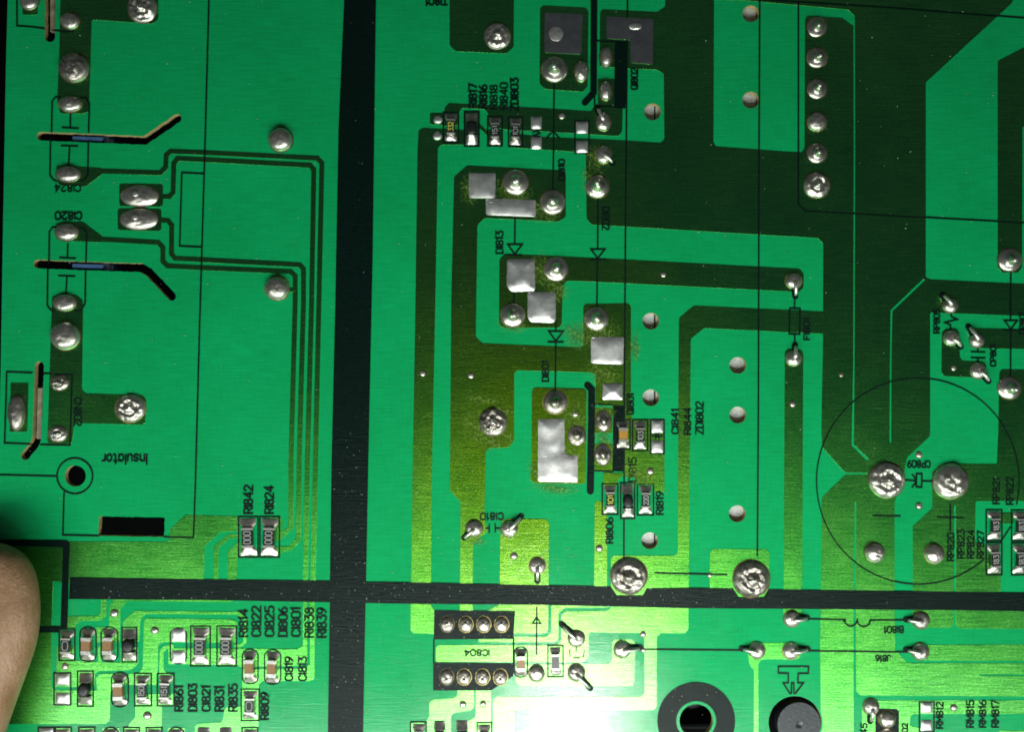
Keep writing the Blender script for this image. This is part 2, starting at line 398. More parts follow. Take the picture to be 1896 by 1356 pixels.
pour([(250, 1286), (324, 1286), (324, 1308), (300, 1308), (299, 1356), (236, 1356), (238, 1344), (251, 1328)], r=3)
for x0, x1 in ((71, 99), (103, 133), (145, 177), (190, 222), (230, 259), (311, 343)): pour([(x0, 1349), (x1, 1349), (x1, 1370), (x0, 1370)], r=3)
pour([(500, 957), (520, 958), (523, 964), (522, 985), (519, 1002), (505, 1002)], r=3)
pour([(505, 1012), (522, 1013), (530, 1018), (519, 1028), (505, 1030)], r=3)
# middle
pour([(832.5, -10), (952, -10), (951, 87), (938, 99), (844, 95), (832.5, 84)], r=3)
pour([(1000, 15), (1005, 10), (1084, 14), (1089.6, 20), (1088, 160), (1078.5, 170), (1010, 165), (999, 155)], r=3)
pour([(823, 200), (831, 191), (1000, 200), (1095, 206), (1100, 196), (1153, 196), (1152, 243), (1145, 252), (1093, 249), (1000, 243), (940, 241), (931, 238), (905, 236), (904, 210), (897, 202), (855, 200), (850, 208), (850, 232), (823, 232)], r=3)
pour([(796, 209), (826, 209), (826, 233), (796, 230)], r=3)
trace([(884, 229), (908, 253)], 6)
pour([(861, 206), (888, 208), (888, 272), (861, 268)], r=3); pour([(903, 240), (930, 240), (930, 271), (903, 270)], r=3)
pour([(760, 1168), (764, 880), (769, 580), (773, 280), (775, 242), (782, 237), (862, 241), (862, 268), (818, 268), (811, 273), (805.7, 580), (799.4, 880), (798, 1122), (806, 1133), (806, 1175), (766, 1174)], r=3)
pour([(840.7, 327.6), (865, 306.5), (1043, 316), (1047.5, 320), (1047.5, 402), (1034, 410.5), (897, 404), (884, 417), (881, 624), (893, 636), (1076, 644), (1080, 640), (1080, 568), (1084, 563.5), (1163, 562), (1168, 568), (1168, 770), (1172, 777), (1226, 777), (1230, 782), (1230, 912), (1209, 912), (1209, 898), (1181, 897), (1181, 889), (1172, 884), (1157, 884), (1157, 775), (1134, 770), (1134, 752), (1103, 750), (1103, 695), (1096, 690), (958, 686), (952, 691), (951.6, 817), (942, 829), (906, 830), (899, 838), (897, 957), (903, 985), (876, 1006), (875, 1165), (851, 1165), (853, 930), (833, 909), (835.5, 560)], r=3)
pour([(924.7, 481), (934.7, 470), (1140, 480), (1480, 498), (1488, 507), (1487, 534), (1478, 541), (1360, 535), (1080, 521), (1050, 520), (1042, 529), (1040, 600), (1035, 607), (931, 607), (924, 600)], r=3)
pour([(985, 722), (990, 718), (1082, 720), (1086, 725), (1084, 892), (1080, 897), (989, 895), (984, 890)], r=3)
pour([(1101, 757), (1134, 757), (1134, 802), (1101, 802)], r=2); pour([(1101, 823), (1134, 823), (1134, 872), (1101, 872)], r=2)
pour([(1117, 876), (1156, 877), (1150, 884), (1143, 890), (1142, 900), (1117, 900)], r=2)
pour([(930, 964), (944, 961), (1010, 962), (1016.5, 968), (1015, 1168), (1010, 1174), (888, 1174), (888, 1140), (925, 1120), (926, 1000)], r=3)
pour([(1101, 933), (1105, 928), (1116, 928), (1124, 955), (1124, 1085), (1126, 1110), (1131, 1119), (1125, 1126), (1046, 1127), (1034, 1137), (1034, 1184), (1028, 1190), (886, 1190), (886, 1180), (1012, 1180), (1021, 1172), (1021, 1110), (1030, 1100), (1095, 1100), (1100, 1094)], r=3)
pour([(1257, 589), (1284.6, 566), (1535, 577.5), (1535, 619), (1303.5, 608), (1279, 628), (1275.5, 1040), (1274.6, 1166), (1268, 1173.4), (1223.7, 1173), (1216, 1180), (1216, 1310), (1210, 1316.6), (953, 1316.6), (950, 1370), (912, 1370), (913, 1298), (920, 1291), (1187, 1290.7), (1193, 1285), (1193, 1173), (1092, 1172), (1090, 1176), (1090, 1218), (1078, 1228), (850, 1226.5), (807, 1226.5), (807, 1200), (812, 1195.5), (1030, 1195.5), (1039, 1189), (1039, 1141), (1046, 1133), (1124, 1132), (1131, 1126), (1131, 1035), (1136, 1029.6), (1250, 1029.6), (1254.7, 1024), (1256, 740)], r=3)
pour([(955, 1231), (1089, 1231), (1128, 1230), (1133, 1222), (1133, 1190), (1138, 1185), (1171, 1185), (1176, 1191), (1175, 1266), (1169, 1272), (965, 1272), (955, 1266)], r=3)
pour([(848, 1240), (877, 1240), (878, 1310), (872, 1317), (840, 1321), (835, 1328), (834, 1370), (788, 1370), (789, 1336), (795, 1328), (795, 1302), (803, 1296), (842, 1294), (847, 1288)], r=3)
pour([(882, 1240), (909, 1240), (909, 1370), (866, 1370), (866, 1335), (874, 1334), (881, 1327)], r=3)
pour([(759, 1337), (785, 1337), (785, 1370), (759, 1370)], r=3)
# right: the large supply pour with its thin separating gaps
pour([(1231.5, -10), (1231.5, 12), (1217, 22), (1115, 17), (1111, 24), (1110, 122), (1158, 127), (1217, 129), (1229, 137), (1230, 258), (1223, 264.5), (1153, 260), (1095, 257), (1009, 254), (944, 246), (944, 273), (1063, 281), (1084.5, 286), (1086, 405), (1095, 416), (1162, 420), (1360, 432), (1514, 441), (1524, 450), (1523.5, 640),
      (1520.5, 800), (1522.5, 829), (1564.6, 876), (1606, 876.5), (1606, 879.5), (1564.6, 880), (1521.4, 921.7), (1520, 1094), (1518.5, 1200), (1519.8, 1318), (1522.6, 1330), (1523.5, 1339), (1522.6, 1349), (1519.8, 1360), (1519, 1370), (1580.5, 1370), (1580.3, 1150), (1582, 930), (1585, 930), (1584.5, 1150), (1585.4, 1280.5), (1592.6, 1288.6), (1910, 1291),
      (1910, 1229.5), (1680, 1228.6), (1657, 1204), (1656, 1094), (1656, 933), (1659, 921), (1673, 906), (1675, 866), (1679.6, 847.6), (1722, 808), (1722, 579), (1910, 588), (1910, 529), (1722, 517.5), (1714, 514), (1714, 152.6), (1874, 5), (1890, -10)],
     [(1322, -1), (1370, 0), (1406, 3), (1570, 17.7), (1582.5, 29), (1583.2, 280), (1582, 680), (1580.7, 824), (1609, 851), (1605, 854.5), (1576.5, 826), (1579.5, 680), (1580.6, 280), (1580, 48), (1559, 33), (1495, 29), (1490.5, 35), (1489.4, 274), (1484, 282), (1460, 281), (1325.5, 271), (1321, 263)],
     [(1709, 517), (1712, 520), (1652, 577), (1650.2, 680), (1650, 821), (1646.8, 821), (1647.6, 680), (1648.8, 575)],
     [(1813, 1249.3), (1900, 1249.8), (1900, 1253), (1813, 1252.5)], r=3)
pour([(1107, 146), (1139, 146), (1139, 197), (1107, 197)], r=2)
pour([(1314.4, 1024), (1320, 1017.4), (1418.4, 1017.4), (1425, 1025), (1423, 1092.6), (1414, 1106), (1367.5, 1106), (1360, 1093), (1314, 1092)], r=3)
pour([(1453, 652), (1458, 646), (1482, 647), (1487, 654), (1485, 1091), (1483, 1153), (1475, 1161), (1458, 1161), (1450, 1153), (1451, 1091)], r=3)
pour([(1392, 1191), (1473, 1191), (1482, 1198), (1482, 1216), (1476, 1222), (1410, 1222), (1404, 1229), (1404, 1370), (1396, 1370), (1396, 1241), (1388, 1233), (1385, 1215), (1385, 1198)], r=3)
pour([(1690, 975), (1726, 942), (1726, 875), (1746, 858.6), (1845.6, 860), (1848, 800), (1850, 690), (1855, 684), (1910, 686), (1910, 928), (1806, 929), (1805, 1003), (1822, 1008), (1853, 1066), (1852, 1112), (1910, 1112), (1910, 1166), (1775, 1164.5), (1769.5, 1158), (1769.5, 937), (1766, 937), (1765.3, 1158), (1759, 1163.5), (1696, 1163.5), (1690, 1158)], r=3)
pour([(1690, 1195), (1910, 1194.5), (1910, 1225), (1698, 1223.5), (1690, 1216)], r=3)
pour([(1600, 1298), (1910, 1298), (1910, 1323), (1692, 1323), (1685, 1328), (1684, 1345), (1706, 1350), (1706, 1370), (1596, 1370), (1596, 1306)], r=3)
pour([(1848, 1354), (1910, 1354), (1910, 1370), (1848, 1370)], r=3)
pour([(1847, 113), (1910, 52), (1910, 215), (1893, 235), (1892, 495), (1885, 505), (1855, 505), (1847, 495)], r=3)
pour(Zm(1496, 520, 4.52, [(1120, 430), (1150, 405), (1240, 400), (1265, 430), (1270, 640), (1290, 670), (1470, 680), (1490, 700), (1490, 800), (1460, 815), (1140, 800), (1115, 770)]), r=3)
pour([(1800, 608), (1910, 611), (1910, 648), (1800, 645)], r=2)
pour([(1850, 950), (1876, 950), (1876, 970), (1850, 970)], r=2)

# ------------------------------------------------------------------ black legend: bars and blocks
def bar(pts, *h, z=1.0, name='printed_bar'):
    me = plate([[ext(p) for p in pts]]+list(h), z, 0.12)
    return link(name, me, 'bar', board)
bar([(640, -10), (697, -10), (690, 480), (682, 860), (678, 1078), (740, 1078.5), (1000, 1084), (1060, 1085), (1131, 1087), (1135, 1092.6), (1142, 1103), (1190.5, 1103), (1197, 1090), (1274.6, 1089), (1357, 1090), (1367.5, 1106.5), (1414, 1106.5), (1422.6, 1091.8), (1756, 1096), (1896, 1098), (1910, 1098),
     (1910, 1133.5), (1756, 1130.5), (1449, 1128), (1274.6, 1127), (1000, 1120.6), (740, 1118.5), (677, 1117), (671, 1370), (606, 1370), (611, 1116), (400, 1112), (128, 1110), (130.5, 1069), (400, 1073.5), (611, 1076), (614, 860), (621, 560), (627, 240)])
bar([(-3, 999.5), (124, 1001), (129.8, 1006), (127.4, 1068.8), (127, 1110), (125, 1164), (112.5, 1164), (115, 1080), (117, 1014), (-3, 1010)], z=1.14)
bar([(70, 1160), (112, 1160), (112, 1172), (68, 1172)])
bar(Zm(740, 1080, 4.913, [(315, 250), (1050, 255), (1035, 510), (310, 515)]))
bar(Zm(740, 1080, 4.913, [(305, 725), (1050, 735), (1030, 850), (830, 980), (305, 980)]))
bar([(1138.5, 75), (1163, 76), (1158, 201), (1137, 200)]); bar([(1135.8, 751), (1156, 751), (1154.5, 874), (1134, 873)])
bar(offset_line([(1100, -10), (1099.5, 60), (1099, 172), (1083, 190)], 12, 8))
bar(offset_line([(1088, 714), (1095.5, 722), (1095, 780), (1093, 910)], 13, 8))
bar(circ(1289, 1336, 72, n=56), circ(1289, 1336, 37, n=40), z=1.0, name='printed_ring')
bar([(1621, 1313), (1659, 1314), (1664, 1318), (1664, 1370), (1620, 1370)])

# ------------------------------------------------------------------ black legend: outlines and symbols
def ink(name, *lines, w=2.9):
    k = Ink()
    for l in lines:
        cl = l[-1] == 'c'
        k.line(l[:-1] if cl else l, w, cl)
    return k.build(name)
ink('printed_outline', [(32, -30), (32, 48), (60, 50), (83, 53)], [(98, 56), (118, 58), (135, 57)])
for y0, dx, yt in ((0, 0, 0), (241, -5, 0)):
    def sh(pts): return [(x+dx, y+y0) for x, y in pts]
    ink('printed_outline', sh([(96, 245), (97, 188), (103, 180), (112, 180)]), sh([(150, 180), (160, 181), (166, 192), (164.5, 245)]),
        sh([(94, 257), (93, 325), (99, 333), (106, 336)]), sh([(164, 262), (163, 322), (157, 332), (146, 335)]))
    ink('printed_symbol', sh([(131, 211), (130.5, 236)]), sh([(116, 236.5), (145, 238)]), sh([(114, 270), (144, 271)]), sh([(129.5, 271), (127.5, 305)]))
ink('printed_outline', [(388, -30), (379, 300), (370, 600), (362, 900), (358.5, 996), (305, 995)], [(183, 993), (117, 991.5), (119, 913)])
ink('printed_outline', [(0, 880), (105, 882.5)], circ(139, 882, 33)+['c'])
ink('printed_outline', [(378, 322), (337, 320), (333, 456), (373, 458)])
ink('printed_outline', [(60, 691), (13, 689), (9, 821), (58, 823)], [(82, 692), (134, 694), (130, 825), (76, 824)])
ink('printed_outline', [(1162, -30), (1159.5, 260), (1158, 420), (1156, 720), (1155, 1032)])
ink('printed_outline', [(1406.5, -30), (1405, 300), (1404, 740), (1402, 1030)])
ink('printed_outline', [(1478, 5), (1478, 280), (1478, 377), (1491, 390.6), (1940, 415.5)])
ink('printed_outline', [(1400, -2), (1640, 13), (1940, 37)])
ink('printed_outline', [(1105, 76), (1138, 76)], [(1101, 170), (1101, 196), (1139, 197)])
ink('printed_outline', [(1101, 749), (1135, 750)], [(1100, 872), (1134, 874)])
ink('printed_outline', [(803.5, 1184), (803, 1228)], [(951, 1182), (950.5, 1229)])
ink('printed_symbol', [(1026, 150), (1024.5, 300), (1023.5, 356)], [(1024, 243), (1035.6, 256.5)], [(1024, 243), (1011.6, 256.5)])
ink('printed_symbol', [(953.5, 404), (953, 453)], [(940, 453), (967, 453), (953, 471.5), 'c'], [(941, 472.5), (966, 473)], [(951.5, 540), (951.5, 560)])
ink('printed_symbol', [(1107, 368), (1106.6, 462)], [(1094, 462), (1120, 462), (1106.6, 479), 'c'], [(1093, 480.5), (1121, 480.8)], [(1106, 481), (1105, 570)])
ink('printed_symbol', [(1029.5, 516), (1029.5, 541)], [(1029, 597), (1029, 614)], [(1016, 614), (1043, 614), (1029, 632.5), 'c'], [(1015, 633.8), (1043, 634)], [(1029, 635), (1028, 722)])
ink('printed_symbol', [(1471, 548), (1471, 571)], [(1462, 571.5), (1481, 572), (1480.5, 619.5), (1461, 619), 'c'], [(1471, 619), (1471.5, 644)])
ink('printed_symbol', [(1871, 505), (1870.5, 594)], [(1859, 594), (1883, 594), (1871, 610.5), 'c'], [(1858, 611.5), (1884, 612)], [(1871, 612), (1870.5, 698)])
ink('printed_symbol', [(1760.5, 581), (1761, 587), (1772, 592), (1749, 598), (1759, 602), (1760, 611)])
ink('printed_symbol', [(1810, 641), (1810, 652)], [(1798, 652), (1823, 652.6)], [(1798, 663), (1823, 663.6)], [(1810, 664), (1810, 673)])
ink('printed_symbol', [(1676, 890), (1695, 891)], [(1696.5, 878), (1706.5, 878), (1706, 903), (1696, 902.5), 'c'], [(1689, 880), (1694, 886), (1694, 896), (1688.5, 903)], [(1707, 891.5), (1727, 892)])
ink('printed_circle', circ(1699, 891.5, 187.5, 191, 96, math.radians(49), math.radians(373), False), [(1870, 977), (1853, 1003)], w=2.4)
ink('printed_minus_sign', [(1617, 955), (1666, 956.4)]); ink('printed_plus_sign', [(1735, 958), (1783.6, 959)], [(1759, 934), (1759, 984)])
ink('printed_symbol', [(1497, 1147), (1563, 1148)]+circ(1575, 1148, 12, 12, 10, math.pi, 0, False)+circ(1599, 1149, 12, 12, 10, math.pi, 0, False)+[(1677, 1149)])
ink('printed_wire_line', [(1495, 1206), (1677, 1208)]); ink('printed_wire_line', [(1183, 1203), (1375, 1205)]); ink('printed_wire_line', [(1213, 1061.5), (1345, 1065)])
ink('printed_symbol', [(994, 1125), (993.4, 1212)], [(986, 1155), (1001, 1155), (993.5, 1143), 'c'])
ink('printed_arrow', Zm(1388, 1080, 4.913, [(260, 762), (535, 762), (532, 825), (440, 825), (437, 910), (488, 912), (415, 1008), (402, 1006), (400, 912), (380, 912), (378, 1008), (365, 1008), (303, 912), (350, 910), (350, 825), (260, 822)])+['c'], w=2.8)
ink('printed_symbol', [(1055, 1204), (1055, 1217)], [(1082, 1205), (1080, 1218)], [(1067, 1198), (1067, 1206)], [(1062, 1219), (1074, 1219)], w=2)
ink('printed_symbol', [(899, 979), (906, 979)], [(906, 972), (906, 987)], [(917, 971), (917, 986)], [(917, 979), (926, 979)], w=2.6)
ink('printed_symbol', [(986, 246), (993, 243), (1000, 247), (986, 252), (1000, 253)], w=2.4)
ink('printed_symbol', [(1208, 808), (1226, 808)], [(1213, 803), (1220, 813)], [(1220, 803), (1213, 813)], w=2.6)

# stroke lettering
o_ = [(.12, .03), (0, .2), (0, .8), (.12, .97), (.25, 1), (.37, 1), (.5, .97), (.62, .8), (.62, .2), (.5, .03), (.37, 0), (.25, 0), 'c']
G = {
 '0': (.62, [o_]), 'O': (.62, [o_]),
 '1': (.22, [[(0, .80), (.16, 1), (.16, 0)]]), 'I': (.04, [[(.02, 0), (.02, 1)]]),
 '2': (.6, [[(.02, .78), (.1, .95), (.28, 1), (.48, .95), (.58, .78), (.55, .6), (0, 0), (.6, 0)]]),
 '3': (.6, [[(.03, 1), (.56, 1), (.28, .6), (.48, .55), (.6, .35), (.56, .12), (.38, 0), (.18, 0), (.02, .14)]]),
 '4': (.64, [[(.46, 0), (.46, 1), (0, .3), (.64, .3)]]),
 '5': (.6, [[(.56, 1), (.08, 1), (.04, .56), (.25, .62), (.46, .58), (.6, .36), (.54, .1), (.36, 0), (.16, 0), (.01, .12)]]),
 '6': (.6, [[(.46, 1), (.2, .8), (.02, .45), (.02, .2), (.14, .03), (.3, 0), (.46, .03), (.6, .2), (.6, .36), (.48, .54), (.3, .58), (.12, .52), (.03, .38)]]),
 '7': (.6, [[(0, 1), (.6, 1), (.22, 0)]]),
 '8': (.6, [[(.3, .54), (.12, .6), (.05, .76), (.12, .95), (.3, 1), (.48, .95), (.55, .76), (.48, .6), 'c'], [(.3, .52), (.1, .45), (0, .26), (.1, .05), (.3, 0), (.5, .05), (.6, .26), (.5, .45), 'c']]),
 '9': (.6, [[(.14, 0), (.4, .2), (.58, .55), (.58, .8), (.46, .97), (.3, 1), (.14, .97), (0, .8), (0, .64), (.12, .46), (.3, .42), (.48, .48), (.57, .62)]]),
 'R': (.6, [[(0, 0), (0, 1), (.38, 1), (.56, .9), (.58, .72), (.52, .56), (.36, .5), (.03, .5)], [(.32, .48), (.6, 0)]]),
 'C': (.6, [[(.6, .78), (.48, .96), (.3, 1), (.12, .95), (0, .78), (0, .22), (.12, .05), (.3, 0), (.48, .04), (.6, .22)]]),
 'D': (.6, [[(0, 0), (0, 1), (.32, 1), (.5, .93), (.6, .75), (.6, .25), (.5, .07), (.32, 0), 'c']]),
 'Z': (.6, [[(0, 1), (.6, 1), (0, 0), (.6, 0)]]),
 'P': (.58, [[(0, 0), (0, 1), (.38, 1), (.56, .9), (.58, .72), (.54, .54), (.38, .45), (.03, .45)]]),
 'Q': (.64, [o_, [(.38, .28), (.64, -.04)]]),
 'F': (.54, [[(.54, 1), (0, 1), (0, 0)], [(.03, .52), (.44, .52)]]),
 'B': (.6, [[(0, 0), (0, 1), (.38, 1), (.54, .9), (.54, .66), (.4, .54), (.03, .54)], [(.4, .52), (.56, .44), (.6, .24), (.54, .08), (.4, 0), (.03, 0)]]),
 'J': (.5, [[(.5, 1), (.5, .2), (.4, .04), (.24, 0), (.1, .04), (0, .2)]]),
 'M': (.7, [[(0, 0), (0, 1), (.35, .35), (.7, 1), (.7, 0)]]),
 'N': (.62, [[(0, 0), (0, 1), (.62, 0), (.62, 1)]]),
 'T': (.6, [[(0, 1), (.6, 1)], [(.3, .97), (.3, 0)]]),
 'n': (.42, [[(0, 0), (0, .66)], [(.02, .5), (.14, .65), (.3, .66), (.42, .52), (.42, 0)]]),
 's': (.42, [[(.42, .56), (.32, .66), (.1, .66), (.02, .52), (.08, .38), (.34, .3), (.42, .16), (.32, 0), (.1, 0), (0, .1)]]),
 'u': (.42, [[(0, .66), (0, .14), (.1, 0), (.28, 0), (.41, .14)], [(.42, .66), (.42, 0)]]),
 'l': (.04, [[(.02, 0), (.02, 1)]]),
 'a': (.44, [[(.42, .5), (.3, .66), (.12, .66), (0, .5), (0, .16), (.12, 0), (.3, 0), (.42, .16)], [(.44, .66), (.44, 0)]]),
 't': (.34, [[(.14, .95), (.14, .12), (.22, 0), (.34, 0)], [(0, .66), (.32, .66)]]),
 'o': (.44, [[(.12, 0), (0, .16), (0, .5), (.12, .66), (.32, .66), (.44, .5), (.44, .16), (.32, 0), 'c']]),
 'r': (.3, [[(0, 0), (0, .66)], [(.02, .45), (.14, .62), (.3, .66)]]),
}
def strokes(txt, x0, x1, y0, y1, rot, w):
    """lettering stretched into the plan box; rot 'U' reads upwards, 'D' downwards, 'V' upside down, 'H' level"""
    gap = 0.2; tot = sum(G[c][0] for c in txt)+gap*(len(txt)-1); u = 0
    res = []; hw = w/2
    x0 += hw; x1 -= hw; y0 += hw; y1 -= hw
    for c in txt:
        gw, ss = G[c]
        for st in ss:
            cl = st[-1] == 'c'; out = []
            for (a, b) in (st[:-1] if cl else st):
                f = (u+a)/tot
                if rot == 'U': p = (x1-(x1-x0)*b, y1-(y1-y0)*f); p = (x0+(x1-x0)*(1-b), p[1])
                elif rot == 'D': p = (x0+(x1-x0)*b, y0+(y1-y0)*f)
                elif rot == 'V': p = (x1-(x1-x0)*f, y0+(y1-y0)*b)
                else: p = (x0+(x1-x0)*f, y1-(y1-y0)*b)
                out.append(p)
            res.append((out, cl))
        u += gw+gap
    return res
def text(txt, x0, x1, y0, y1, rot='U', w=3.1):
    if (min(x1-x0, y1-y0)) < 16.5: w = 2.5
    k = Ink(1.5)
    for p, cl in strokes(txt, x0, x1, y0, y1, rot, w): k.line(p, w, cl, 3)
    k.build('printed_lettering', label='black lettering reading '+txt)
for a in [
 ('RI842', 450.6, 469.4, 898.7, 953), ('RI824', 489.3, 508, 899.8, 953), ('RI814', 441.8, 460, 1128, 1181), ('CI822', 465, 484.5, 1122.7, 1180.7),
 ('CI825', 489.6, 509, 1122.7, 1180.7), ('DI806', 514.6, 533.4, 1125, 1180.7), ('CI801', 538.5, 557.8, 1125, 1180.7), ('RI838', 563.5, 582, 1125, 1181.7),
 ('RI839', 586, 605.6, 1126, 1182.5), ('CI819', 526.8, 543.5, 1216, 1262), ('CI813', 551.7, 569, 1216, 1262), ('RI809', 482, 498.8, 1282.5, 1334.4),
 ('RI861', 322.8, 340.5, 1270, 1319), ('DI803', 348, 366, 1266.6, 1319), ('CI821', 373, 390.7, 1270, 1319), ('RI831', 397, 416, 1271, 1319), ('RI835', 422.5, 441, 1266.6, 1319),
 ('CI824', 100.7, 150.4, 341, 356.4, 'V'), ('CI820', 101.8, 152.7, 391.8, 408.4, 'V'), ('CN802', 137, 152.7, 736, 790, 'D'), ('Insulator', 188, 274, 841, 862, 'V'),
 ('TI801', 787.6, 829.6, -6, 11, 'V'), ('RI817', 867, 884, 154.7, 201), ('RI816', 886, 903, 157, 201.5), ('RI818', 906, 922, 157.5, 203), ('RI840', 924.8, 941, 153.6, 203),
 ('ZDI803', 944, 960.8, 144.4, 206), ('QI802', 1167, 1181.7, 126, 167), ('DI810', 1033, 1046.4, 295.5, 335), ('DI802', 1114, 1129.4, 383, 427, 'D'),
 ('DI813', 917, 932.5, 428, 471), ('DI801', 1002.5, 1017, 668, 708), ('QI801', 1159.6, 1174, 729, 769), ('CI841', 1242.5, 1257, 757.7, 805), ('RI844', 1265.7, 1280, 755, 806),
 ('ZDI802', 1286.8, 1303, 744, 806), ('DI815', 1163, 1179, 847, 893.8), ('RI819', 1213.8, 1229, 910, 954.6), ('RI806', 1121, 1136, 959, 1007.7),
 ('CI810', 888.6, 932.7, 950, 964.4, 'V'), ('IC804', 859, 907, 1203, 1216, 'V'), ('FI801', 1486.8, 1500, 588, 631), ('RP805', 1727, 1740.5, 572, 618.6),
 ('CP801', 1832, 1844.5, 637, 680), ('DP801', 1886, 1900, 578.6, 619.6), ('CP809', 1678.5, 1722.8, 853, 867.5, 'V'), ('RP821', 1836.7, 1851, 885, 935), ('RP822', 1861.5, 1876.5, 883, 936),
 ('RP820', 1752.6, 1767, 987, 1040), ('RP823', 1771.4, 1786, 980, 1035.6), ('RP824', 1789.8, 1804, 981, 1035.6), ('RP827', 1808, 1822, 983.6, 1035.6),
 ('BI801', 1636, 1673, 1160, 1173.6, 'V'), ('J816', 1620, 1649.5, 1213, 1226.5, 'V'), ('RM812', 1732, 1746.6, 1300, 1350.7), ('RM815', 1788, 1803.6, 1296.8, 1348.7),
 ('RM816', 1811.8, 1826, 1296.8, 1348.7), ('RM817', 1834.6, 1850, 1296.8, 1348.7), ('45', 1592.5, 1606, 1339.5, 1361), ('02', 1669, 1681, 1339.5, 1358)]:
    text(*a)

# ------------------------------------------------------------------ solder joints
def nz(x, y, s=1.0, o=0.0): return noise.noise(Vector((x*s+o, y*s-o, o*0.37)))
def lathe(rx, ry, prof, rough, seg=28, seed=0.0, wob=0.05):
    """prof: list of (radius 0..1, height)"""
    v = []; f = []
    for i, (r, z) in enumerate(prof):
        for k in range(seg):
            a = 2*math.pi*k/seg; c, s_ = math.cos(a), math.sin(a)
            wr = 1+wob*nz(c, s_, 1.3, seed)*(1 if r > 0.3 else 0)
            x, y = r*rx*c*wr, r*ry*s_*wr
            zz = z+(rough*nz(x, y, 0.16, seed)+rough*0.5*nz(x, y, 0.4, seed+9))*(1 if 0 < i < len(prof) else 0)*(0.4+0.6*min(1, z/6))
            v.append((x*S, y*S, max(zz, 0.2 if i else z)*S))
        if i:
            b = (i-1)*seg; t = i*seg
            for k in range(seg):
                j = (k+1) % seg; f.append((b+k, b+j, t+j, t+k))
    v.append((0, 0, prof[-1][1]*S)); c = len(v)-1; t = (len(prof)-1)*seg
    for k in range(seg): f.append((t+k, t+(k+1) % seg, c))
    me = bpy.data.meshes.new('solder'); me.from_pydata(v, [], f); me.update()
    return me
def tube(pts, radii, seg=10):
    """pts in plan units relative (x right, y down, z up)"""
    v = []; f = []
    P = [Vector((p[0]*S, -p[1]*S, p[2]*S)) for p in pts]; n = len(P)
    up = Vector((0, 0, 1))
    for i in range(n):
        d = (P[min(i+1, n-1)]-P[max(i-1, 0)]).normalized()
        sd = d.cross(up); sd = sd.normalized() if sd.length > 1e-3 else Vector((1, 0, 0))
        nn = sd.cross(d).normalized()
        for k in range(seg):
            a = 2*math.pi*k/seg; q = P[i]+(sd*math.cos(a)+nn*math.sin(a))*(radii[i]*S); v.append(tuple(q))
        if i:
            b = (i-1)*seg
            for k in range(seg): f.append((b+k, b+(k+1) % seg, b+seg+(k+1) % seg, b+seg+k))
    f.append(tuple(range(seg-1, -1, -1))); f.append(tuple(range((n-1)*seg, n*seg)))
    me = bpy.data.meshes.new('tube'); me.from_pydata(v, [], f); me.update(); return me
def dome_prof(h, n=9, pw=0.5):
    out = [(1.0, 0.6)]
    for i in range(1, n):
        r = 1-i/n; out.append((r, 0.8+h*(1-r*r)**pw*(1 if pw != 0.5 else 1)))
    return out
jn = 0
